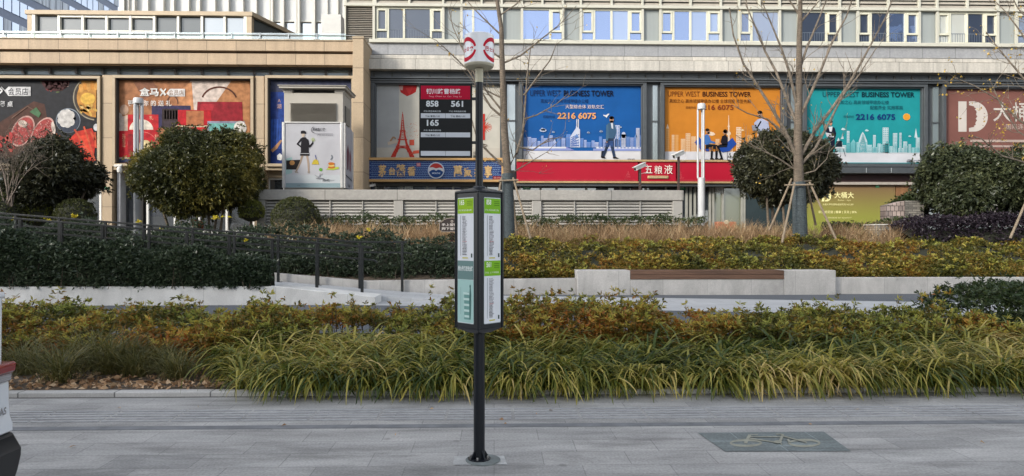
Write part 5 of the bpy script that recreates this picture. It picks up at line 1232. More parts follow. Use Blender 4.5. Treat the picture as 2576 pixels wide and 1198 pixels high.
# ------------------------------------------------------------------ small things
YS = 21.6; x = X(1137, YS); z = lambda py: Z(py, YS, 1137)
t = thing('garden_sign', 'small dark brown garden sign with two rows of white characters on a post', 'sign', (x, YS, .9))
BRW = M('sign_brown', (.032, .020, .018, 1), .45)
m = MB(); m.box(x - .05, x + .05, YS + .01, YS + .07, .7, z(585), M('sign_post_brown', (.07, .022, .016, 1), .5)); m.build('post', t, bevel=.006)
def plaque(g):
    a, b = X(1105, YS) + g, X(1169, YS) - g; p = [(a, z(580)), (a + .06, z(580)), (a + .06, z(584) + g), (b - .06, z(584) + g), (b - .06, z(580)), (b, z(580)), (b, z(560)), (b - .06, z(560)), (b - .06, z(556) - g), (x + .3 - g, z(556) - g)]
    p += [(x + .28 * math.cos(R(k)) , z(556) - g + .10 * math.sin(R(k))) for k in range(15, 166, 15)]
    return p + [(x - .3 + g, z(556) - g), (a + .06, z(556) - g), (a + .06, z(560)), (a, z(560))]
m = MB(); m.prism(plaque(0), YS - .03, YS, M('sign_edge', (.36, .30, .24, 1), .5)); m.prism(plaque(.018), YS - .034, YS - .031, BRW); o = m.build('board', t, smooth=0)
A = facade_art(1137, 570, YS - .034); A.text('手上留情花', 1111, 562, 1162, 569, C(214, 206, 200), .015); A.text('脚下留情草', 1111, 572, 1162, 579, C(214, 206, 200), .015); A.ring(1137, 557, 3, 3, 1.2, C(200, 190, 180)); A.build('lettering', o)
# orange planter box with a pale ball in front of the olive window
YO = 31.4; t = thing('planter_box', 'orange planter box with a pale round emblem below the olive shop window', 'planter', (X(1826, YO), YO, 1.45))
m = MB(); m.box(X(1804, YO), X(1852, YO), YO, YO + .4, 1.42, Z(558, YO, 1826), M('orange_paint', (.50, .17, .09, 1), .5, var=.12, scale=4)); m.build('box', t, bevel=.02)
m = MB(); c_ = at(1827, 559, YO); r = 6.5 * YO / F; m.prism([(c_.x + r * 1.05 * math.cos(R(k)), c_.z + r * .9 * math.sin(R(k))) for k in range(0, 360, 60)], YO - .04, YO - .003, M('pale_emblem', (.62, .52, .36, 1), .5)); m.build('emblem', t, bevel=.01)
# stone clad planter wall and low stone step on the right
ROCK = JOINTED('stacked_stone', (.25, .24, .22, 1), .34, .085, .008, 'XZ', .35, .85, .5, .35, streak=.12, stretch=(2, 1, 5), grain=18, bump=.6)
ROCK2 = JOINTED('rough_facing', (.36, .30, .28, 1), .16, .2, .012, 'XZ', .5, .85, .5, .25, streak=.1, grain=14, bump=.6)
YQ = 26.2; t = thing('stone_planter', 'curved stone planter wall with mixed rough facing, behind the dark purple hedge', 'planter', (X(2285, YQ), YQ, 1.45))
m = MB(); q = [(X(2228, YQ), Z(517, YQ, 2285)), (X(2240, YQ), Z(514, YQ, 2285)), (X(2276, YQ), Z(505, YQ, 2285)), (X(2276, YQ), 1.3), (X(2228, YQ), 1.3)]; m.prism(q, YQ - .02, YQ + .4, ROCK2); m.build('rough_facing', t, smooth=0, bevel=.02)
m = MB(); m.box(X(2276, YQ) + .002, X(2325, YQ), YQ, YQ + .45, 1.3, Z(505, YQ, 2285), ROCK); m.build('stacked_wall', t, bevel=.02)
YQ = 24.2; m = MB(); m.box(X(2200, YQ), X(2300, YQ), YQ, YQ + .7, 1.1, Z(567.5, YQ, 2250), ROCK); m.box(X(2198, YQ), X(2302, YQ), YQ - .04, YQ + .74, Z(567.5, YQ, 2250) + .001, Z(564, YQ, 2250), STONE)
m.build('stone_ledge', label='low grey stone ledge in the dry grass left of the purple hedge', cat='ledge', loc=(X(2250, YQ), YQ, 1.1), bevel=.02)
# seats outside the shop, seen under the big round tree
def cafe_chair(label, px, Y, mat, group, rz):
    x = X(px, Y); t = thing('cafe_chair', label, 'chair', (x, Y, 1.47), group)
    c_, s_ = math.cos(rz), math.sin(rz)
    def L(u, v, w_): return Vector((x + u * c_ - v * s_, Y + u * s_ + v * c_, 1.47 + w_))
    m = MB()
    pts = [(-.22, -.2), (.22, -.2), (.24, .1), (.16, .24), (-.16, .24), (-.24, .1)]
    m.add([L(u, v, .43) for u, v in pts] + [L(u, v, .46) for u, v in pts], [(5, 4, 3, 2, 1, 0), (6, 7, 8, 9, 10, 11)] + [(i, (i + 1) % 6, (i + 1) % 6 + 6, i + 6) for i in range(6)], mat); m.build('seat', t)
    m = MB(); n = 8; vs = []
    for w_ in (.47, .62, .78, .88):
        for k in range(n): a = R(200 + 140 * k / (n - 1)) ; r = .25 - (.04 if w_ > .8 else 0); vs.append(L(r * math.cos(a), -r * math.sin(a) * .9 - .02, w_ - (0.05 * abs(k - 3.5) / 3.5 if w_ > .7 else 0)))
    m.add(vs, [(j * n + k, j * n + k + 1, (j + 1) * n + k + 1, (j + 1) * n + k) for j in range(3) for k in range(n - 1)], mat); b = m.build('backrest', t); b.modifiers.new('thickness', 'SOLIDIFY').thickness = .025
    for u, v in ((-.17, -.15), (.17, -.15), (-.15, .18), (.15, .18)):
        m = MB(); m.tube([L(u, v, .43), L(u * 1.25, v * 1.25, 0)], .016, M('chair_leg', (.3, .3, .3, 1), .4, .5), 6); m.build('leg', t)
CHW = M('white_plastic', (.70, .70, .69, 1), .4)
cafe_chair('white shell cafe chair under the big round tree, left of its twin', 462, 29.0, CHW, 'white cafe chairs under the tree', .4)
cafe_chair('white shell cafe chair under the big round tree, nearest the orange red chair', 476, 29.2, CHW, 'white cafe chairs under the tree', -.2)
cafe_chair('orange red cafe chair in the shade behind the trunks of the big round tree', 499, 28.6, M('orange_red_plastic', (.55, .10, .04, 1), .45), None, .9)

# ------------------------------------------------------------------ white car at the left edge, only its tail in view
YC = 4.0; k = YC / F
t = thing('parked_car', 'white car at the left edge, its tail lamp and black bumper showing', 'car', (-4.9, 3.1, 0))
PAINT = M('white_car_paint', (.66, .68, .72, 1), .18, var=.02, scale=1, coat=.8); PLAST = M('black_bumper', (.018, .018, .02, 1), .5, var=.1)
def cz(py): return CAMZ + (CY - py) * k
xr_ = lambda px: X(px, YC)
Yn = 2.25
# body: tail profile swept along the width with rounded far corner
prof = [(xr_(24), cz(951)), (xr_(25), cz(1010)), (xr_(27), cz(1035)), (xr_(34), cz(1055)), (xr_(34), cz(1075)), (-7.3, cz(1075)), (-7.35, .78), (-7.1, .86), (-6.35, .93), (xr_(20), cz(951))]
m = MB(); m.prism(prof, Yn, YC, PAINT); m.build('body', t, bevel=.035)
cab = [(xr_(14), cz(902)), (xr_(15), cz(735)), (xr_(10), cz(730)), (xr_(-60), cz(722)), (-4.2, 1.47), (-5.2, 1.5), (-5.9, 1.36), (-6.4, .92), (xr_(14), cz(951))]
m = MB(); m.prism(cab, Yn + .06, YC - .02, PAINT); m.build('cabin', t, bevel=.03)
CG = GLASS('car_glass', (.01, .014, .02, 1), .3, .01)
m = MB(); m.prism([(-5.8, 1.32), (-5.15, 1.43), (-4.25, 1.40), (-3.5, 1.2), (-3.6, .97), (-6.2, .97)], YC - .019, YC - .01, CG); m.prism([(-5.8, 1.32), (-5.15, 1.43), (-4.25, 1.40), (-3.5, 1.2), (-3.6, .97), (-6.2, .97)], Yn + .05, Yn + .059, CG); m.build('side_window', t)
m = MB(); m.box(xr_(14) - .01, xr_(14) + .012, Yn + .22, YC - .07, cz(899), cz(762), CG); m.build('rear_window', t, bevel=.004)
m = MB(); m.prism([(xr_(-40), cz(728)), (xr_(16.5), cz(731)), (xr_(17), cz(747)), (xr_(-30), cz(752))], Yn + .1, YC - .005, PAINT); m.build('spoiler', t, bevel=.012)
LR = M('tail_lamp_red', (.22, .018, .018, 1), .15, var=.1, coat=.6)
m = MB(); m.prism([(xr_(-110), cz(905)), (xr_(34), cz(903)), (xr_(40), cz(907)), (xr_(37), cz(925)), (xr_(30), cz(931)), (xr_(-110), cz(935))], YC - .45, YC + .012, LR); m.build('tail_lamp', t, bevel=.01)
m = MB(); m.prism([(xr_(-100), cz(936)), (xr_(30), cz(932)), (xr_(28), cz(950)), (xr_(-100), cz(951))], YC - .4, YC + .004, M('lamp_lens_grey', (.30, .29, .30, 1), .2, var=.4, scale=20, stretch=(.3, .3, 9))); m.build('reversing_lamp', t, bevel=.006)
m = MB(); m.prism([(xr_(33), cz(1075.5)), (xr_(36), cz(1084)), (xr_(55), cz(1116)), (xr_(54), cz(1135)), (xr_(46), cz(1170)), (xr_(36), .20), (-3.6, .17), (-3.6, cz(1075.5))], Yn - .01, YC + .01, PLAST); m.build('bumper', t, bevel=.03)
m = MB(); m.box(-7.2, -3.62, Yn + .02, YC - .02, .22, .495, PLAST); m.build('sill', t, bevel=.03)
CHROME = M('chrome', (.6, .6, .62, 1), .15, 1.0)
A = Art(lambda u, v, n: Vector((xr_(25.5) + .012 + .002 * n, YC - .125 + u * .075, .60 + v * .042)))
A.text('EAS', 0, 1, 1, 0, CHROME, .03); A.build('badge', t)
for wx in (-3.95, -6.55):
    for yy, s_ in ((YC - .2, 1), (Yn + .02, 1)):
        m = MB(); n = 28
        ring = [(.20, 0), (.31, .0), (.325, .03), (.325, .15), (.31, .18), (.20, .18)]
        vs = [(wx + r * math.cos(2 * math.pi * j / n), yy + w_, .325 + r * math.sin(2 * math.pi * j / n)) for r, w_ in ring for j in range(n)]
        m.add(vs, [(i * n + j, i * n + (j + 1) % n, ((i + 1) % 6) * n + (j + 1) % n, ((i + 1) % 6) * n + j) for i in range(6) for j in range(n)], M('tyre_rubber', (.02, .02, .02, 1), .8))
        o = m.build('wheel', t)
        m = MB()
        for j in range(5): a = 2 * math.pi * j / 5; m.bar((wx, yy + .1, .325), (wx + .2 * math.cos(a), yy + .1, .325 + .2 * math.sin(a)), .05, .05, CHROME)
        m.build('rim', o)
# ------------------------------------------------------------------ planting
AZ = LEAF('azalea_leaf', [(0.0, C(56, 66, 34)), (.36, C(98, 102, 48)), (.60, C(138, 118, 54)), (.84, C(170, 112, 48)), (1.0, C(180, 88, 40))], .50, 1.1, .3)
AZT = LEAF('azalea_shoot', [(0.0, C(112, 126, 58)), (.40, C(162, 164, 78)), (.70, C(196, 176, 82)), (1.0, C(206, 138, 62))], .55, 1.1, .35)
AZB = LEAF('azalea_leaf_far', [(0.0, C(56, 68, 34)), (.42, C(100, 98, 44)), (.70, C(136, 112, 48)), (1.0, C(164, 104, 44))], .55, .8, .3)
DKL = LEAF('dark_evergreen_leaf', [(0.0, C(36, 48, 36)), (.5, C(58, 72, 52)), (1.0, C(96, 106, 82))], .3, .9, .18, .35)
DKM = LEAF('mid_evergreen_leaf', [(0.0, C(42, 56, 34)), (.5, C(62, 78, 46)), (1.0, C(92, 98, 56))], .35, .9, .2, .4)
TWIG = M('twig_bark', (.085, .06, .042, 1), .9, var=.3, scale=20)
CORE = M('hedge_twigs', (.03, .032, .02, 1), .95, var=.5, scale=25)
def scatter_hedge(name, label, cat, fx, fy, zb, zt, n, per, L, Wd, mat, front=.35, spread=(35, 85), kind=None, group=None, core=.72, stems=0, poly=None, lean=.65, topjit=.10, yel=0, cells=0, cdepth=.35, patchy=0, tips=None):
    """clipped planting: twig tips spread over the top, the near face and a little inside"""
    u = RNG.random(n); xs_ = fx[0] + (fx[1] - fx[0]) * u
    s = RNG.random(n); ys_ = fy[0] + (fy[1] - fy[0]) * s
    nf = int(n * front)
    ys_[:nf] = fy[0] + (fy[1] - fy[0]) * (RNG.random(nf) ** 2) * .3
    keep = np.ones(n, bool)
    if poly is not None: keep = poly(xs_, ys_)
    xs_, ys_ = xs_[keep], ys_[keep]; isf = (np.arange(n) < nf)[keep]
    if cells:                                   # single plants can be told apart: each has its own dome
        nc_ = max(4, int((fx[1] - fx[0]) * (fy[1] - fy[0]) / cells ** 2)); cc = np.stack([RNG.uniform(*fx, nc_), RNG.uniform(*fy, nc_)], 1); ch = RNG.uniform(.82, 1.12, nc_)
        def dome(x, y):
            q = np.hypot(cc[:, 0][None] - np.atleast_1d(x)[:, None], cc[:, 1][None] - np.atleast_1d(y)[:, None]); i = q.argmin(1)
            return ch[i] * (1 - cdepth * np.clip(q[np.arange(len(i)), i] / (cells * .75), 0, 1) ** 2)
        zt0 = zt
        zt = lambda x, y: zb(x, y) + (zt0(x, y) - zb(x, y)) * float(dome(x, y)[0])
    if patchy:
        q = sines(xs_ * 1.0, ys_ * 1.0, 77, 1.4) > -1 + patchy; xs_, ys_, isf = xs_[q], ys_[q], isf[q]
    b = np.array([zb(x, y) for x, y in zip(xs_, ys_)]); tp = np.array([zt(x, y) for x, y in zip(xs_, ys_)])
    h = 1 - np.abs(RNG.normal(size=len(xs_))) * .16
    h = np.where(isf, RNG.random(len(xs_)) ** .8, h)
    h = np.clip(h, .04, 1) + RNG.normal(size=len(xs_)) * .02 + (RNG.random(len(xs_)) < .10) * RNG.random(len(xs_)) * 1.6 * topjit * (h > .8)
    P = np.stack([xs_, ys_, b + (tp - b) * h], 1)
    up = RNG.normal(size=P.shape) * lean; up[:, 2] += 1.0; up[:, 1] -= np.where(isf, .8 * (1 - h * .5), 0.1)
    V, Fq = rosettes(P, unit(up), per, L, Wd, spread)
    root_loc = ((fx[0] + fx[1]) / 2, (fy[0] + fy[1]) / 2, float(np.median(b)))
    if kind == 'stuff':
        o = mesh_np(name, V, Fq, mat, None, root_loc, label=label, cat=cat, group=group, kind='stuff'); par = o
    else:
        par = thing(name, label, cat, root_loc, group); mesh_np('foliage', V, Fq, mat, par)
        if tips:                               # this year's shoots stand up out of the old growth
            k = RNG.random(len(P)) < np.where(h > .86, tips[1], tips[1] * .3 * (h > .3))
            Q = P[k] + np.array([0, 0, 1]) * (RNG.random((k.sum(), 1)) ** 2) * .09
            v_, f_ = rosettes(Q, unit(RNG.normal(size=Q.shape) * .35 + np.array([0, -.2, 1])), 9, L * 1.12, Wd * .86, (30, 78)); mesh_np('young_shoots', v_, f_, tips[0], par)
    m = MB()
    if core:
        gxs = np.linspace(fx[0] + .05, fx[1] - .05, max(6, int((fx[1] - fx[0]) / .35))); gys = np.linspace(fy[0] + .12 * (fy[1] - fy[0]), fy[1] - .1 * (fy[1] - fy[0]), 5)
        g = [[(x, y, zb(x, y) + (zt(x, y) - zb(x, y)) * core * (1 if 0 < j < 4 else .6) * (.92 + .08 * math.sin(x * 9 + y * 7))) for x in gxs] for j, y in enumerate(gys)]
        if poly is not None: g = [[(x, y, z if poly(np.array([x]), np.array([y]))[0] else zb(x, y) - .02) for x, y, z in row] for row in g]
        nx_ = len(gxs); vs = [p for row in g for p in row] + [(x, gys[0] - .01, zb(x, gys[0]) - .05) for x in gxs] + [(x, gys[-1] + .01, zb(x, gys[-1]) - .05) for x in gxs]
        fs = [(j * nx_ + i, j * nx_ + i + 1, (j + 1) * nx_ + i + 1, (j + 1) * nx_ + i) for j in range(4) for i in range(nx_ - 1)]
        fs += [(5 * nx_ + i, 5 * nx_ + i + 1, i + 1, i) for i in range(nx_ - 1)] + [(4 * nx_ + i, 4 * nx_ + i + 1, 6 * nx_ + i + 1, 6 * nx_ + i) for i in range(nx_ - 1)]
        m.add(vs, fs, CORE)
    if stems:
        for i in RNG.choice(len(P), min(stems, len(P)), replace=False):
            x, y, z = P[i]; b_ = b[i]; q = Vector((x + random.gauss(0, .08), y + random.gauss(0, .08), b_ - .03))
            mid = q.lerp(Vector((x, y, z)), .5) + Vector((random.gauss(0, .03), random.gauss(0, .03), .02))
            m.tube([q, mid, (x, y, z)], [.008, .006, .003], TWIG, 4)
    if m.v and kind != 'stuff': m.build('branches', par)
    return par

# far to near -------------------------------------------------------
xa_, xb_ = X(690, 25.6), X(1775, 25.6)
scatter_hedge('low_hedge', 'low clipped green hedge running along the foot of the louvred wall', 'hedge', (xa_, xb_), (25.2, 26.3), lambda x, y: 1.42, lambda x, y: Z(546, 25.6, 1200) + .05 * math.sin(x * 2.3) + .04 * math.sin(x * 5.1), 2600, 6, .10, .035, DKM)
GRS = LEAF('dry_grass_blade', [(0.0, C(128, 104, 76)), (.4, C(172, 142, 108)), (.75, C(204, 178, 140)), (1.0, C(158, 150, 100))], .45, .7, .3, .6)
def grass_mass(name, label, fx, fy, n, L, Wd, mat, zf, lean=(.05, .55), nseg=4, droop=.7, poly=None, cat='grass', clump=0):
    if clump:
        k = n // clump; cx_, cy_ = RNG.uniform(*fx, k), RNG.uniform(*fy, k)
        xs_ = np.repeat(cx_, clump) + RNG.normal(size=k * clump) * .07; ys_ = np.repeat(cy_, clump) + RNG.normal(size=k * clump) * .06
    else: xs_, ys_ = RNG.uniform(*fx, n), RNG.uniform(*fy, n)
    if poly is not None: q = poly(xs_, ys_); xs_, ys_ = xs_[q], ys_[q]
    n = len(xs_); P = np.stack([xs_, ys_, np.array([zf(x, y) for x, y in zip(xs_, ys_)]) - .02], 1)
    az = RNG.uniform(0, 2 * np.pi, n)
    V, Fq = blades(P, az, L * RNG.uniform(.6, 1.2, n), RNG.uniform(*lean, n), Wd * RNG.uniform(.7, 1.3, n), nseg, droop)
    return mesh_np(name, V, Fq, mat, None, ((fx[0] + fx[1]) / 2, (fy[0] + fy[1]) / 2, 0), label=label, cat=cat, kind='stuff')
def dry_poly(x, y): return (y > 22.6 + .25 * np.sin(x * 1.3)) & (x < X(2262, 24) + (y - 24) * .6)
grass_mass('dry_grass', 'band of tawny dry grass between the azaleas and the low hedge', (X(690, 24), X(2300, 24)), (22.2, 25.1), 15000, .98, .014, GRS, gz, (.03, .6), 4, .65, dry_poly, clump=26)
grass_mass('ground_cover', 'low green ground cover on the slope under the round trees', (-22, X(700, 26)), (22.3, 28.5), 3000, .45, .05, DKM, gz, (.2, .9), 3, .8)
PUR = LEAF('purple_leaf', [(0.0, C(32, 26, 34)), (.5, C(50, 41, 52)), (1.0, C(78, 68, 74))], .3, 1, .2)
scatter_hedge('purple_hedge', 'dark purple leaved hedge at the right, behind the azaleas', 'hedge', (X(2278, 23), X(2800, 23)), (22.4, 24.2), lambda x, y: 1.1, lambda x, y: Z(545, 23.2, 2450) + .07 * math.sin(x * 1.9) - .5 * max(0, X(2330, 23) - x), 3600, 6, .09, .045, PUR)
scatter_hedge('green_bank', 'low leafy green cover on the ledge left of the purple hedge', 'shrub', (X(2085, 25), X(2290, 25)), (24.9, 25.9), lambda x, y: 1.35, lambda x, y: Z(564, 25.4, 2180) + .06 * math.sin(x * 3) + .12 * max(0, x - X(2180, 25)), 500, 6, .10, .05, DKM)
scatter_hedge('ivy_mound', 'rounded green mound growing over the top of the stone planter', 'shrub', (X(2236, 27), X(2330, 27)), (26.65, 27.5), lambda x, y: 2.2, lambda x, y: 2.75 + .62 * (1 - ((x - X(2305, 27)) / 1.15) ** 2) if abs(x - X(2305, 27)) < 1.15 else 2.7, 700, 6, .10, .06, DKM)
# azaleas behind the bench
def azb_top(x, y): return gz(x, y) + .48 + .12 * float(sines(np.array(x), np.array(y), 4, .5)) - .25 * clamp((19.95 - y) / .4, 0, 1)
scatter_hedge('azalea_hedge', 'long bank of orange and olive azaleas behind the granite bench', 'hedge', (X(1215, 20.5), X(2800, 20)), (19.62, 22.8), lambda x, y: gz(x, y), azb_top, 17000, 7, .085, .034, AZB, front=.4, stems=300, tips=(AZT, .16), cells=.95, cdepth=.45, patchy=.45)
# dark hedge behind the ramp
def dk_top(x, y):
    return gz(x, y) + interp(x, [-30, -14, -7, -3, -1.2], [1.15, 1.0, .95, .95, .85]) * (.93 + .07 * math.sin(x * 2.1 + y)) - .3 * clamp((19.9 - y) / .3, 0, 1)
scatter_hedge('dark_hedge', 'dark green hedge climbing behind the ramp and both black railings', 'hedge', (-24, X(1225, 20.5)), (19.62, 22.4), lambda x, y: gz(x, y), dk_top, 12500, 7, .105, .036, DKL, front=.38, stems=60, cells=1.0, cdepth=.3, poly=lambda x, y: y < np.where(x > X(800, 20.5), 21.6, 22.6))
YB = LEAF('yellow_leaf', [(0, C(206, 190, 40)), (1, C(226, 206, 70))], .2, 1, .3)
def sprigs(pts, label):
    V = np.array([tuple(p) for p in pts]); U = np.tile([0, -.3, 1.0], (len(V), 1))
    V, Fq = rosettes(V, unit(U), 7, .085, .05, (30, 90)); mesh_np('yellow_leaves', V, Fq, YB, None, tuple(pts[0]), label=label, cat='leaves', kind='stuff')
sprigs([at(px + random.uniform(-6, 6), py + random.uniform(-3, 3), 19.6) for px, py in ((185, 545), (190, 548), (120, 552), (345, 560), (398, 578), (35, 552), (905, 598), (925, 580), (620, 605)) for _ in (0, 1)], 'yellow leaf sprigs scattered over the dark hedges by the ramp')
sprigs([at(px, py, 22.0) for px, py in ((535, 549), (541, 551), (548, 549), (560, 546), (578, 547), (543, 546))], 'yellow leaf patch on the hedge below the big round tree')
# clipped dark hedge in front of the railing
def fr_top(x, y):
    px = 1288 + (x - 17 * math.tan(TH)) / 17 * F
    return Z(interp(px, [-400, 0, 130, 260, 365, 480, 560, 612, 660, 700], [530, 566, 578, 597, 604, 610, 618, 636, 648, 665]), 16.9, px) + .05 * math.sin(x * 3.1) + .03 * math.sin(x * 7 + 1) - .35 * clamp((16.62 - y) / .2, 0, 1)
scatter_hedge('dark_hedge', 'dense dark hedge on the white stone planter, in front of the black railing', 'hedge', (-17, X(688, 16.8)), (16.42, 17.12), lambda x, y: .42, lambda x, y: fr_top(x, y) - .03, 9500, 7, .115, .036, DKL, front=.62, stems=260, core=.76, cells=.9, cdepth=.12)
# dark shrub at the right by the path
def rs_top(x, y): return .84 + .04 * math.sin(x * 4) - .5 * clamp((X(2470, 10.4) - x) / .6, 0, 1) ** 2 - .45 * clamp((9.9 - y) / .6, 0, 1) ** 2
scatter_hedge('dark_shrub', 'dark green shrub by the path at the right, behind the near azaleas', 'shrub', (X(2362, 10.4), 12.2), (9.3, 11.4), lambda x, y: .04, rs_top, 5400, 7, .085, .028, DKM, front=.45, stems=160, core=.45)
# near azaleas
def az_gap(x, y): return sines(np.asarray(x), np.asarray(y) * .6, 21, .75) > -.62
def az_top(x, y): return .05 + clamp(.61 + .12 * float(sines(np.array(x), np.array(y), 9, .9)) + .06 * math.sin(x * .7 + 1), .34, .86) - .12 * clamp((8.6 - y) / .3, 0, 1)
scatter_hedge('azalea_hedge', 'near azalea hedge turning yellow and orange, behind the arching grass', 'hedge', (-10.5, 10.5), (8.25, 10.3), lambda x, y: .05, az_top, 21000, 7, .068, .023, AZ, front=.42, stems=900, core=.5, poly=lambda x, y: az_gap(x, y) & (x < X(2395, 9.5) + (8.6 - y) * .5), topjit=.22, tips=(AZT, .34), cells=.75, cdepth=.30)
# arching strap leaved grass along the pavement
LIL = LEAF('strap_leaf', [(0.0, C(36, 52, 27)), (.28, C(74, 92, 40)), (.50, C(124, 128, 52)), (.74, C(194, 180, 90)), (1.0, C(226, 196, 138))], .40, .5, .38, .35)
def lily(name, label, fx, fy, nc, per, L, Wd, poly=None):
    cx_, cy_ = RNG.uniform(*fx, nc), RNG.uniform(*fy, nc)
    if poly is not None: q = poly(cx_, cy_); cx_, cy_ = cx_[q], cy_[q]
    nc = len(cx_); hs = RNG.uniform(.55, 1.15, nc) * np.where(cy_ > 7.6, 1.22, .95)
    P = np.stack([np.repeat(cx_, per), np.repeat(cy_, per), np.full(nc * per, .04)], 1); P[:, :2] += RNG.normal(size=(nc * per, 2)) * .035
    n = nc * per; az = RNG.uniform(0, 2 * np.pi, n) * .65 + RNG.normal(-np.pi / 2, .9, n) * .35
    V, Fq = blades(P, az, L * np.repeat(hs, per) * RNG.uniform(.65, 1.2, n), RNG.uniform(.05, .5, n), Wd * RNG.uniform(.7, 1.25, n), 7, 1.18)
    mesh_np(name, V, Fq, LIL, None, ((fx[0] + fx[1]) / 2, (fy[0] + fy[1]) / 2, 0), label=label, cat='grass', kind='stuff')
xl_ = X(500, 7.6)
def lil_poly(x, y):
    d = np.where(x < X(640, 7.6), 7.5, 6.97)
    return (y > d) & (x > xl_ + (8.3 - y) * .45)
lily('strap_grass', 'arching green strap leaved grass spilling over the pavement kerb', (xl_, 9.6), (6.98, 8.45), 1060, 26, .80, .0225, lil_poly)
# outer fringe leaning out over the kerb
n0 = 250
cx_ = RNG.uniform(X(640, 7), 9.6, n0); per = 22; n = n0 * per
P = np.stack([np.repeat(cx_, per), np.repeat(RNG.uniform(7.02, 7.22, n0), per), np.full(n, .06)], 1) + RNG.normal(size=(n, 3)) * np.array([.05, .05, .01])
V, Fq = blades(P, RNG.normal(-np.pi / 2, .75, n), np.repeat(RNG.uniform(.6, 1.15, n0), per) * RNG.uniform(.30, .74, n), RNG.uniform(.15, .95, n), .022 * RNG.uniform(.7, 1.2, n), 7, .85)
V[:, 2] = np.maximum(V[:, 2], .012 + RNG.random(len(V)) * .004)
mesh_np('strap_grass_fringe', V, Fq, LIL, None, (0, 7.05, 0), label='outer leaves of the strap grass hanging over the kerb onto the paving', cat='grass', kind='stuff')
# dark tufts and litter on the bare bed at the left
TUF = LEAF('tuft_blade', [(0.0, C(62, 68, 40)), (.5, C(102, 102, 56)), (1.0, C(156, 138, 80))], .4, 2, .3)
for i, (px, Y_, s_, lb) in enumerate(((60, 7.9, 1.0, 'dark grass tuft beside the white car, at the far left of the bed'), (150, 7.45, 1.05, 'round dark grass tuft close to the kerb on the leaf litter'), (275, 7.9, 1.15, 'large dark grass tuft below the orange azaleas'), (395, 8.0, .9, 'dark grass tuft half under the azaleas, left of the strap grass'), (445, 7.55, .8, 'small dark grass tuft next to the strap grass on the leaf litter'), (345, 7.75, .75, 'low spreading grass tuft in the middle of the leaf litter'), (215, 8.15, 1.1, 'tall dark grass tuft against the azaleas, between two lower tufts'), (335, 8.2, 1.05, 'upright dark grass tuft at the foot of the azaleas, left of the strap grass'))):
    n = 280; x0_ = X(px, Y_); P = np.stack([x0_ + RNG.normal(size=n) * .08 * s_, Y_ + RNG.normal(size=n) * .06, np.full(n, .045)], 1)
    V, Fq = blades(P, RNG.uniform(0, 6.28, n), .62 * s_ * RNG.uniform(.6, 1.15, n), RNG.uniform(.05, .75, n), np.full(n, .008), 5, .75)
    mesh_np('grass_tuft', V, Fq, TUF, None, (x0_, Y_, .05), label=lb, cat='grass tuft', group='dark grass tufts in the bed')
LIT = LEAF('fallen_leaf', [(0.0, C(140, 106, 76)), (.5, C(186, 148, 110)), (1.0, C(220, 194, 160))], .2, 3, .1, .7)
n = 620; P = np.stack([RNG.uniform(X(20, 7.4), X(640, 7.4), n), 7.09 + np.abs(RNG.normal(size=n)) * .42, .055 + RNG.random(n) * .03], 1)
D = unit(np.stack([RNG.normal(size=n), RNG.normal(size=n), RNG.normal(size=n) * .28], 1)); V, Fq = leaf_arrays(P, D, RNG.uniform(.035, .10, n), RNG.uniform(.025, .06, n), .3)
V[:, 2] = np.maximum(V[:, 2], .052)
mesh_np('fallen_leaves', V, Fq, LIT, None, (-4, 7.4, .05), label='dry brown leaves lying on the bare bed by the kerb', cat='leaves', kind='stuff')
n = 14; P = np.stack([RNG.uniform(-4, 4, n), RNG.uniform(5.2, 6.9, n), np.full(n, .012)], 1); D = unit(np.stack([RNG.normal(size=n), RNG.normal(size=n), RNG.random(n) * .1], 1))
V, Fq = leaf_arrays(P, D, RNG.uniform(.03, .06, n), RNG.uniform(.02, .035, n), .1); V[:, 2] = np.maximum(V[:, 2], .010); mesh_np('loose_leaves', V, Fq, LIT, None, (0, 6, 0), label='a few dry leaves blown onto the grey paving', cat='leaves', kind='stuff')

# ------------------------------------------------------------------ clipped balls
def ball(label, px, Y, wpx, ytop, mat, n=900, squash=.95):
    r = wpx / 2 * Y / F; zt_ = Z(ytop, Y, px); x = X(px, Y); zc = zt_ - r * squash
    t = thing('boxwood_ball', label, 'shrub', (x, Y, 1.4), 'clipped round shrubs')
    d = unit(RNG.normal(size=(n, 3))); d[:, 2] = np.where(d[:, 2] < -.55, -d[:, 2], d[:, 2])
    rr = r * (1 - np.abs(RNG.normal(size=n)) * .05)
    P = np.stack([x + d[:, 0] * rr, Y + d[:, 1] * rr, zc + d[:, 2] * rr * squash], 1)
    V, Fq = rosettes(P, unit(d + RNG.normal(size=d.shape) * .4), 6, .055, .03, (20, 80)); mesh_np('foliage', V, Fq, mat, t)
    m = MB(); m.lathe(x, Y, [(r * .9 * math.cos(a), zc + r * .9 * squash * math.sin(a)) for a in np.linspace(-1.3, 1.5, 9)], CORE, 16); m.lathe(x, Y, [(.06, 1.3), (.05, zc)], TWIG, 6); m.build('branches', t)
BOX = LEAF('boxwood_leaf', [(0.0, C(54, 62, 36)), (.5, C(78, 84, 46)), (1.0, C(104, 104, 60))], .3, 2, .2)
BOX2 = LEAF('boxwood_bright_leaf', [(0.0, C(78, 88, 38)), (.5, C(108, 114, 48)), (1.0, C(134, 132, 62))], .3, 2, .2)
ball('clipped round shrub in front of the louvred wall, below the vent kiosk', 744, 25.4, 120, 496, BOX, 1500)
ball('small clipped round shrub tucked against the left end of the louvred wall', 632, 26.0, 62, 502, BOX2, 700)
ball('clipped round shrub at the far left edge, below the bare stems', 14, 24.6, 92, 486, BOX, 900)
ball('bright green clipped shrub under the left round tree, left of its darker twin', 95, 25.2, 80, 499, BOX2, 900)
ball('dark clipped shrub under the left round tree, beside the white shop window', 190, 25.0, 92, 500, BOX, 900)

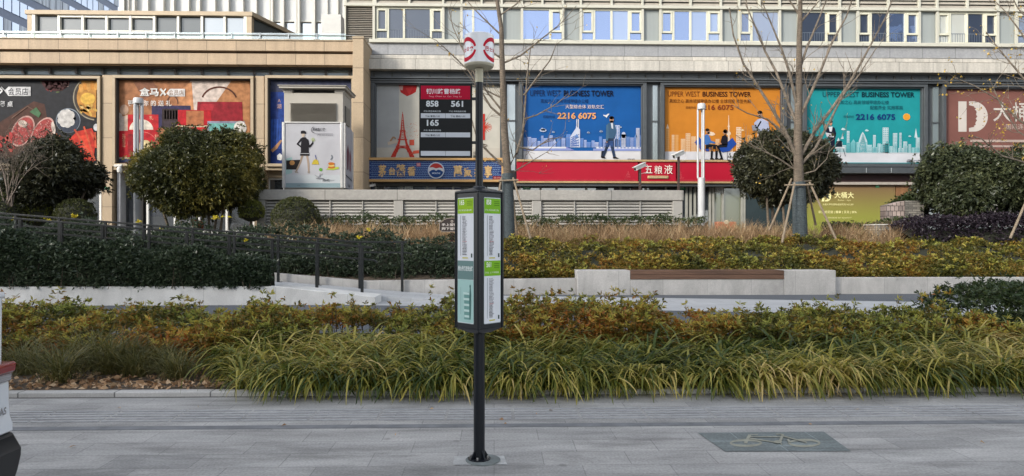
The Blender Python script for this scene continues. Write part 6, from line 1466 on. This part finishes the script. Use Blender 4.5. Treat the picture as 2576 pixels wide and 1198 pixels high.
# ------------------------------------------------------------------ round evergreen trees
def crown_points(c, rx, ry, rz, n, seed, lump=.2, cut=None):
    r = np.random.default_rng(seed)
    d = unit(r.normal(size=(n, 3)))
    lo = sines(d[:, 0] * 2.2 + 3 * d[:, 2], d[:, 1] * 2.2 - d[:, 2] * 2, seed, .8)
    rad = (1 + lump * lo) * (1 - np.abs(r.normal(size=n)) * .09)
    hole = sines(d[:, 0] * 3.1 - d[:, 2], d[:, 2] * 3.7 + d[:, 1], seed + 3, 1.0)
    keep = hole > -.62
    P = np.array(c) + d * rad[:, None] * np.array([rx, ry, rz])
    if cut is not None: keep &= P[:, 2] > cut + .25 * lo
    return P[keep], d[keep]
def evergreen(label, px, Y, box, mat, stems, n=1500, seed=1, L=.15, Wd=.055, per=7, lump=.16, lobes=16, core_r=.74):
    x0, x1, y0, y1 = box; k = Y / F
    cx_, zc = X((x0 + x1) / 2, Y), (Z(y0, Y, px) + Z(y1, Y, px)) / 2; rx, rz = (x1 - x0) / 2 * k, (y1 - y0) / 2 * k
    x = X(px, Y); t = thing('evergreen_tree', label, 'tree', (x, Y, 1.42), 'round evergreen trees')
    rr_ = np.random.default_rng(seed); PP, DD = [], []
    lob = [(0, 0, 0, core_r)] + [(*(unit(rr_.normal(size=3)) * np.array([.62, .55, .60])), rr_.uniform(.26, .50)) for _ in range(lobes)]
    for i, (lx, ly_, lz, lr) in enumerate(lob):
        c = (cx_ + lx * rx, Y + ly_ * rx, zc + lz * rz)
        q, e_ = crown_points(c, rx * lr, rx * lr * .95, rz * lr, int(n * (.9 if i == 0 else lr * lr * 1.5)), seed + i, lump)
        PP.append(q); DD.append(e_)
    P, d = np.concatenate(PP), np.concatenate(DD)
    # stray shoots past the outline
    far = RNG.random(len(P)) < .10; P = P + d * (far * RNG.uniform(.05, .30, len(P)))[:, None]
    u = unit(d + RNG.normal(size=d.shape) * .45 + np.array([0, 0, .35]))
    V, Fq = rosettes(P, u, per, L, Wd, (25, 85)); mesh_np('crown', V, Fq, mat, t)
    m = MB(); rnd = random.Random(seed)
    for sx, tx in stems:
        a = Vector((x + sx * k, Y + rnd.uniform(-.1, .1), 1.36)); b = Vector((X(px + tx, Y), Y + rnd.uniform(-.4, .4), zc - rz * .3)); mid = a.lerp(b, .5) + Vector((rnd.uniform(-.1, .1), 0, .1))
        m.tube([a, a.lerp(mid, .5) + Vector((rnd.uniform(-.04, .04), 0, 0)), mid, b], [.055, .05, .042, .03], BARK, 7)
        for j in range(5):
            s = b if j else mid; e_ = Vector((cx_ + rnd.uniform(-.75, .75) * rx, Y + rnd.uniform(-.6, .6) * rx, zc + rnd.uniform(-.4, .6) * rz)); m.tube([s, s.lerp(e_, .5) + Vector((0, 0, .1)), e_], [.028, .02, .01], BARK, 5)
    m.build('trunk', t)
BARK = M('grey_bark', (.15, .12, .09, 1), .9, var=.35, scale=14, bump=.6)
EVD = LEAF('camphor_dark_leaf', [(0.0, C(42, 46, 36)), (.5, C(62, 64, 48)), (1.0, C(94, 92, 64))], .35, .8, .2, .35)
EVO = LEAF('camphor_lit_shaded_leaf', [(0.0, C(44, 48, 32)), (.40, C(70, 74, 42)), (.64, C(112, 106, 52)), (1.0, C(152, 136, 66))], .62, .38, .28, .4)  # olive and dark patches put sunlit and shaded crown areas into the leaf colour
EVG = LEAF('camphor_green_leaf', [(0.0, C(46, 54, 40)), (.5, C(68, 76, 54)), (1.0, C(104, 108, 74))], .35, .8, .2, .35)
evergreen('dark round evergreen tree in front of the food poster at the left', 138, 25.5, (18, 252, 356, 524), EVD, ((-8, -60), (0, 10), (8, 50), (14, 70)), 1700, 3)
evergreen('large olive green round tree in front of the gift poster', 505, 26.0, (350, 661, 316, 542), EVO, ((-70, -100), (-6, -10), (30, 40), (50, 80), (24, 10)), 3800, 41, lump=.12, lobes=26, core_r=.82, L=.135, Wd=.05)
evergreen('dense dark round tree behind the staked bare trunk, by the red sign', 1975, 25.6, (1848, 2104, 296, 520), EVD, ((-30, -40), (-16, -30), (-4, 0), (20, 40), (-40, -60)), 2600, 17)
evergreen('broad dark green tree at the right edge in front of the brown pink poster', 2450, 24.8, (2314, 2620, 352, 584), EVG, ((-30, -60), (0, 0), (40, 60)), 2800, 23, lump=.2)
evergreen('dark evergreen crown beyond the right edge, behind the purple hedge', 2650, 25.6, (2540, 2760, 335, 550), EVG, ((0, 0), (20, 30)), 1200, 29)

# ------------------------------------------------------------------ bare street trees
TBARK = JOINTED('tree_bark', (.165, .132, .10, 1), .09, .035, .003, 'XZ', .25, .9, .5, .5, streak=.25, stretch=(4, 4, 1), grain=40, bump=.8)
LBARK = M('limb_bark', (.145, .118, .09, 1), .85, var=.45, scale=9, bump=.4)
YLF = LEAF('autumn_leaf', [(0.0, C(150, 120, 60)), (.6, C(206, 168, 70)), (1.0, C(222, 196, 110))], .2, 2, .4)
def twigs(m, p, d, L, r, depth, rnd, tips):
    n = 4; pts = [p]; q = p.copy(); dd = d.normalized()
    for i in range(n):
        dd = (dd + Vector((rnd.gauss(0, .16), rnd.gauss(0, .13), rnd.gauss(.05, .13)))).normalized(); q = q + dd * (L / n); pts.append(q.copy())
    m.tube(pts, [r * (1 - .16 * i) for i in range(n + 1)], LBARK, 5 if r > .01 else 4)
    tips.append((pts[-1], dd))
    if depth > 0:
        for k in range(rnd.choice((2, 3, 3))):
            i = rnd.randint(1, n); ax = dd.cross(Vector((rnd.gauss(0, 1), rnd.gauss(0, 1), rnd.gauss(0, 1)))).normalized()
            nd = (Matrix.Rotation(rnd.choice((-1, 1)) * rnd.uniform(.45, 1.0), 3, ax) @ dd); twigs(m, pts[i], nd, L * rnd.uniform(.5, .78), max(r * .62, .0075), depth - 1, rnd, tips)
def bare_tree(label, px0, Y, trunk, r0, limbs, seed, wrap=None, leaves=0, depth=2, ztop=0, tw=1.0, slim=.72):
    rnd = random.Random(seed); k = Y / F
    t = thing('bare_tree', label, 'tree', (X(trunk[0][0], Y), Y, gz(X(trunk[0][0], Y), Y)), 'bare street trees')
    pts = [at(px, py, Y) for px, py in trunk]; n = len(pts)
    m = MB(); rs = [r0 * (1 - .80 * (i / (n - 1)) ** .8) for i in range(n)]; m.tube(pts, rs, TBARK, 12); m.build('trunk', t)
    if wrap:
        m = MB(); a, b = at(*wrap[0], Y), at(*wrap[1], Y); N = 46; pr = []
        ax, bx_ = a, b; P_, Rr = [], []
        for i in range(N * 2 + 1): f = i / (N * 2); P_.append(a.lerp(b, f)); Rr.append(r0 * 1.16 * (1 - .12 * f) + (.007 if i % 2 else -.004) + rnd.uniform(-.002, .002))
        m.tube(P_, Rr, M('rope_wrap', (.062, .078, .085, 1), .9, var=.4, scale=20, stretch=(1, 1, 3), bump=.4), 14); m.build('trunk_wrap', t, smooth=60)
    m = MB(); tips = []
    for lb in limbs:
        r = lb[0] * slim; Ys = Y; pp = []
        dy = rnd.uniform(-1.0, 1.0)
        for i, (px, py) in enumerate(lb[1:]): pp.append(at(px, py, Y + dy * i / len(lb)))
        rs = [r * (1 - .72 * i / (len(pp) - 1)) for i in range(len(pp))]; m.tube(pp, rs, LBARK, 7); tips.append((pp[-1], (pp[-1] - pp[-2]).normalized()))
        for i in range(1, len(pp)):
            seg = pp[i] - pp[i - 1]; c = max(1, int(seg.length / .32 * tw))
            for j in range(c):
                q = pp[i - 1].lerp(pp[i], rnd.random()); ax = Vector((rnd.gauss(0, .4), rnd.gauss(0, 1), rnd.gauss(0, .4))).normalized()
                d = Matrix.Rotation(rnd.choice((-1, 1)) * rnd.uniform(.4, 1.0), 3, ax) @ seg.normalized() + Vector((0, 0, .15)); twigs(m, q, d, rnd.uniform(.45, 1.05), max(.011, rs[i] * .4), depth - 1 if rnd.random() < .7 else depth - 2, rnd, tips)
    m.build('branches', t)
    if leaves:
        idx = [rnd.randrange(len(tips)) for _ in range(leaves)]
        P = np.array([tuple(tips[i][0] + Vector((rnd.gauss(0, .04), rnd.gauss(0, .04), rnd.gauss(0, .04)))) for i in idx]); D = unit(np.array([(rnd.gauss(0, 1), rnd.gauss(0, 1), rnd.gauss(-.4, .6)) for _ in idx]))
        V, Fq = leaf_arrays(P, D, RNG.uniform(.05, .095, len(P)), RNG.uniform(.04, .075, len(P)), .15); mesh_np('leaves', V, Fq, YLF, t)
    return t
bare_tree('slim bare tree with a rope wrapped trunk, right behind the bus stop post', 1279, 22.5, [(1281, 615), (1279, 520), (1276, 430), (1269, 330), (1266, 240), (1263, 150), (1261, 70), (1250, 0), (1244, -70), (1240, -140)], .175,
  [(.065, (1277, 425), (1245, 398), (1218, 372), (1196, 335), (1184, 290)), (.075, (1280, 420), (1300, 385), (1316, 330), (1322, 250), (1326, 190), (1335, 120)), (.06, (1270, 300), (1235, 270), (1206, 222), (1180, 180), (1140, 140), (1095, 100)),
   (.05, (1268, 285), (1228, 235), (1195, 190), (1172, 140), (1140, 70), (1128, 20)), (.05, (1264, 160), (1310, 140), (1360, 100), (1410, 60), (1450, 15)), (.045, (1264, 150), (1235, 128), (1205, 110), (1160, 60)), (.045, (1262, 90), (1220, 50), (1190, 20), (1150, -30)),
   (.04, (1256, 40), (1300, 10), (1330, -30), (1350, -80)), (.045, (1268, 250), (1232, 232), (1190, 215), (1150, 214)), (.04, (1318, 300), (1350, 290), (1400, 262), (1430, 235)), (.045, (1304, 370), (1340, 378), (1380, 350), (1412, 345)), (.05, (1318, 240), (1355, 190), (1385, 150), (1400, 110)), (.04, (1280, 440), (1330, 410), (1380, 380))], 5, wrap=((1281, 612), (1276, 437)), leaves=90)
bare_tree('wide spreading bare tree with a rope wrapped trunk and four stakes, at the right', 2012, 22.5, [(2013, 605), (2011, 520), (2009, 440), (2007, 360), (2008, 290), (2010, 200), (2011, 100), (2013, 20), (2014, -60), (2014, -150)], .205,
  [(.09, (2006, 400), (1975, 330), (1940, 270), (1905, 215), (1870, 160), (1845, 90), (1835, 20)), (.075, (2007, 320), (1976, 240), (1952, 180), (1925, 130), (1905, 80), (1880, 20), (1870, -40)), (.075, (2008, 280), (1985, 180), (1965, 120), (1940, 60), (1915, 0)),
   (.09, (2010, 400), (2050, 330), (2095, 270), (2130, 220), (2165, 160), (2200, 95), (2230, 40), (2250, -20)), (.075, (2010, 420), (2052, 372), (2090, 300), (2120, 240), (2160, 190), (2205, 120)), (.08, (2010, 300), (2042, 230), (2068, 170), (2092, 110), (2130, 40), (2150, -20)),
   (.065, (2010, 180), (2030, 120), (2055, 60), (2075, 10), (2095, -50)), (.05, (2012, 60), (2045, 20), (2080, -20)), (.05, (2012, 40), (1985, 0), (1960, -50)), (.045, (2005, 430), (1960, 400), (1900, 370), (1850, 340)), (.04, (2012, 440), (2050, 430), (2080, 400), (2090, 360)), (.05, (1990, 350), (1930, 300), (1880, 285), (1850, 268))], 9, wrap=((2013, 602), (2009, 458)), leaves=60, tw=.9)
bare_tree('bare tree past the right edge, a few yellow leaves left on its twigs', 2660, 21.5, [(2690, 620), (2685, 450), (2680, 300), (2676, 150), (2670, 0), (2668, -100)], .16,
  [(.06, (2684, 430), (2630, 415), (2575, 408), (2520, 392), (2470, 350), (2440, 340)), (.055, (2682, 360), (2620, 340), (2560, 300), (2510, 250), (2450, 215), (2400, 196)), (.06, (2680, 300), (2610, 240), (2560, 180), (2510, 120), (2480, 80)), (.05, (2676, 200), (2600, 130), (2560, 70), (2530, 30), (2500, 0)), (.05, (2676, 160), (2620, 90), (2560, 20), (2530, -40)), (.045, (2684, 400), (2620, 370), (2560, 330), (2520, 270), (2490, 200))], 31, leaves=420)
t = thing('bare_tree', 'small pale bare tree with many thin stems at the far left edge', 'tree', (X(22, 24.2), 24.2, 1.4), 'bare street trees')
m = MB(); rnd = random.Random(3); tips = []
for k in range(9):
    a = at(18 + rnd.uniform(-10, 14), 520, 24.2); b = at(-30 + k * 15 + rnd.uniform(-6, 6), 400 + rnd.uniform(-20, 20), 24.2 + rnd.uniform(-.4, .4)); mid = a.lerp(b, .5) + Vector((rnd.uniform(-.1, .1), 0, .1)); m.tube([a, mid, b], [.022, .016, .009], M('pale_bark', (.19, .15, .125, 1), .8, var=.2, scale=10), 6)
    for j in range(4): twigs(m, mid.lerp(b, j / 4), (b - a).normalized() + Vector((rnd.gauss(0, .4), rnd.gauss(0, .3), .2)), rnd.uniform(.6, 1.1), .011, 2, rnd, tips)
m.build('branches', t)
# stakes
WST = M('stake_timber', (.25, .195, .135, 1), .75, var=.25, scale=6, stretch=(3, 3, .6), bump=.3)
def stakes(label, Y, poles, bars):
    t = thing('tree_stakes', label, 'tree stakes', (X(poles[0][0], Y), Y, 1.1), 'timber props round the bare trees')
    for x0, y0, x1, y1, d0, d1 in poles:
        m = MB(); m.tube([at(x0, y0, Y + d0), at(x1, y1, Y + d1)], [.032, .040], WST, 9); m.build('pole', t)
    for x0, y0, x1, y1, d0 in bars:
        m = MB(); m.tube([at(x0, y0, Y + d0), at(x1, y1, Y + d0)], .03, WST, 8); m.build('crossbar', t)
stakes('timber prop frame round the wrapped trunk behind the bus stop post', 22.5, ((1291, 447, 1338, 612, -.2, -.6), (1262, 447, 1232, 606, -.2, -.5), (1286, 450, 1300, 590, .25, .8)), ((1254, 455, 1304, 453, -.26), (1260, 458, 1298, 460, .26)))
stakes('timber prop frame round the wrapped trunk at the right, four slanting poles', 22.5, ((1999, 460, 1967, 612, -.27, -.8), (2036, 458, 2104, 604, -.22, -.5), (1992, 449, 1935, 580, .2, .7), (2030, 462, 2052, 566, .25, 1.0)), ((1974, 466, 2046, 465, -.3), (1990, 460, 2040, 455, .28)))
stakes('single slanting timber pole at the right edge beside the purple hedge', 21.5, ((2610, 440, 2541, 600, -.1, -.3),), ((2590, 452, 2660, 452, -.1),))

# ------------------------------------------------------------------ unseen blocks behind the camera, placed to shade the foreground and darken window reflections
def block(label, x0, x1, y0, y1, h, col):
    t = thing('unseen_block', label, 'building', ((x0 + x1) / 2, y1, 0), 'unseen blocks behind the viewer')
    m = MB(); m.box(x0, x1, y0, y1, -.3, h, M('block_wall_%d' % int(h), col, .7, var=.08)); m.build('wall', t)
    g = MB(); bgm = GLASS('block_glass', (.02, .03, .05, 1), .3, .05)
    z = 4.2
    while z < h - 2:
        x = x0 + 1
        while x < x1 - 2: g.box(x, x + 1.7, y1 + .001, y1 + .05, z, z + 1.7, bgm); x += 3.1
        z += 3.2
    g.build('window_grid', t, smooth=0)
block('long unseen block behind the viewer, sized to shade the foreground', -95, -2, -34, -19, 24.5, (.42, .40, .37, 1))
block('grey unseen block behind the viewer at the right, placed for dark window reflections', 36, 110, -34, -19, 34.5, (.30, .31, .33, 1))
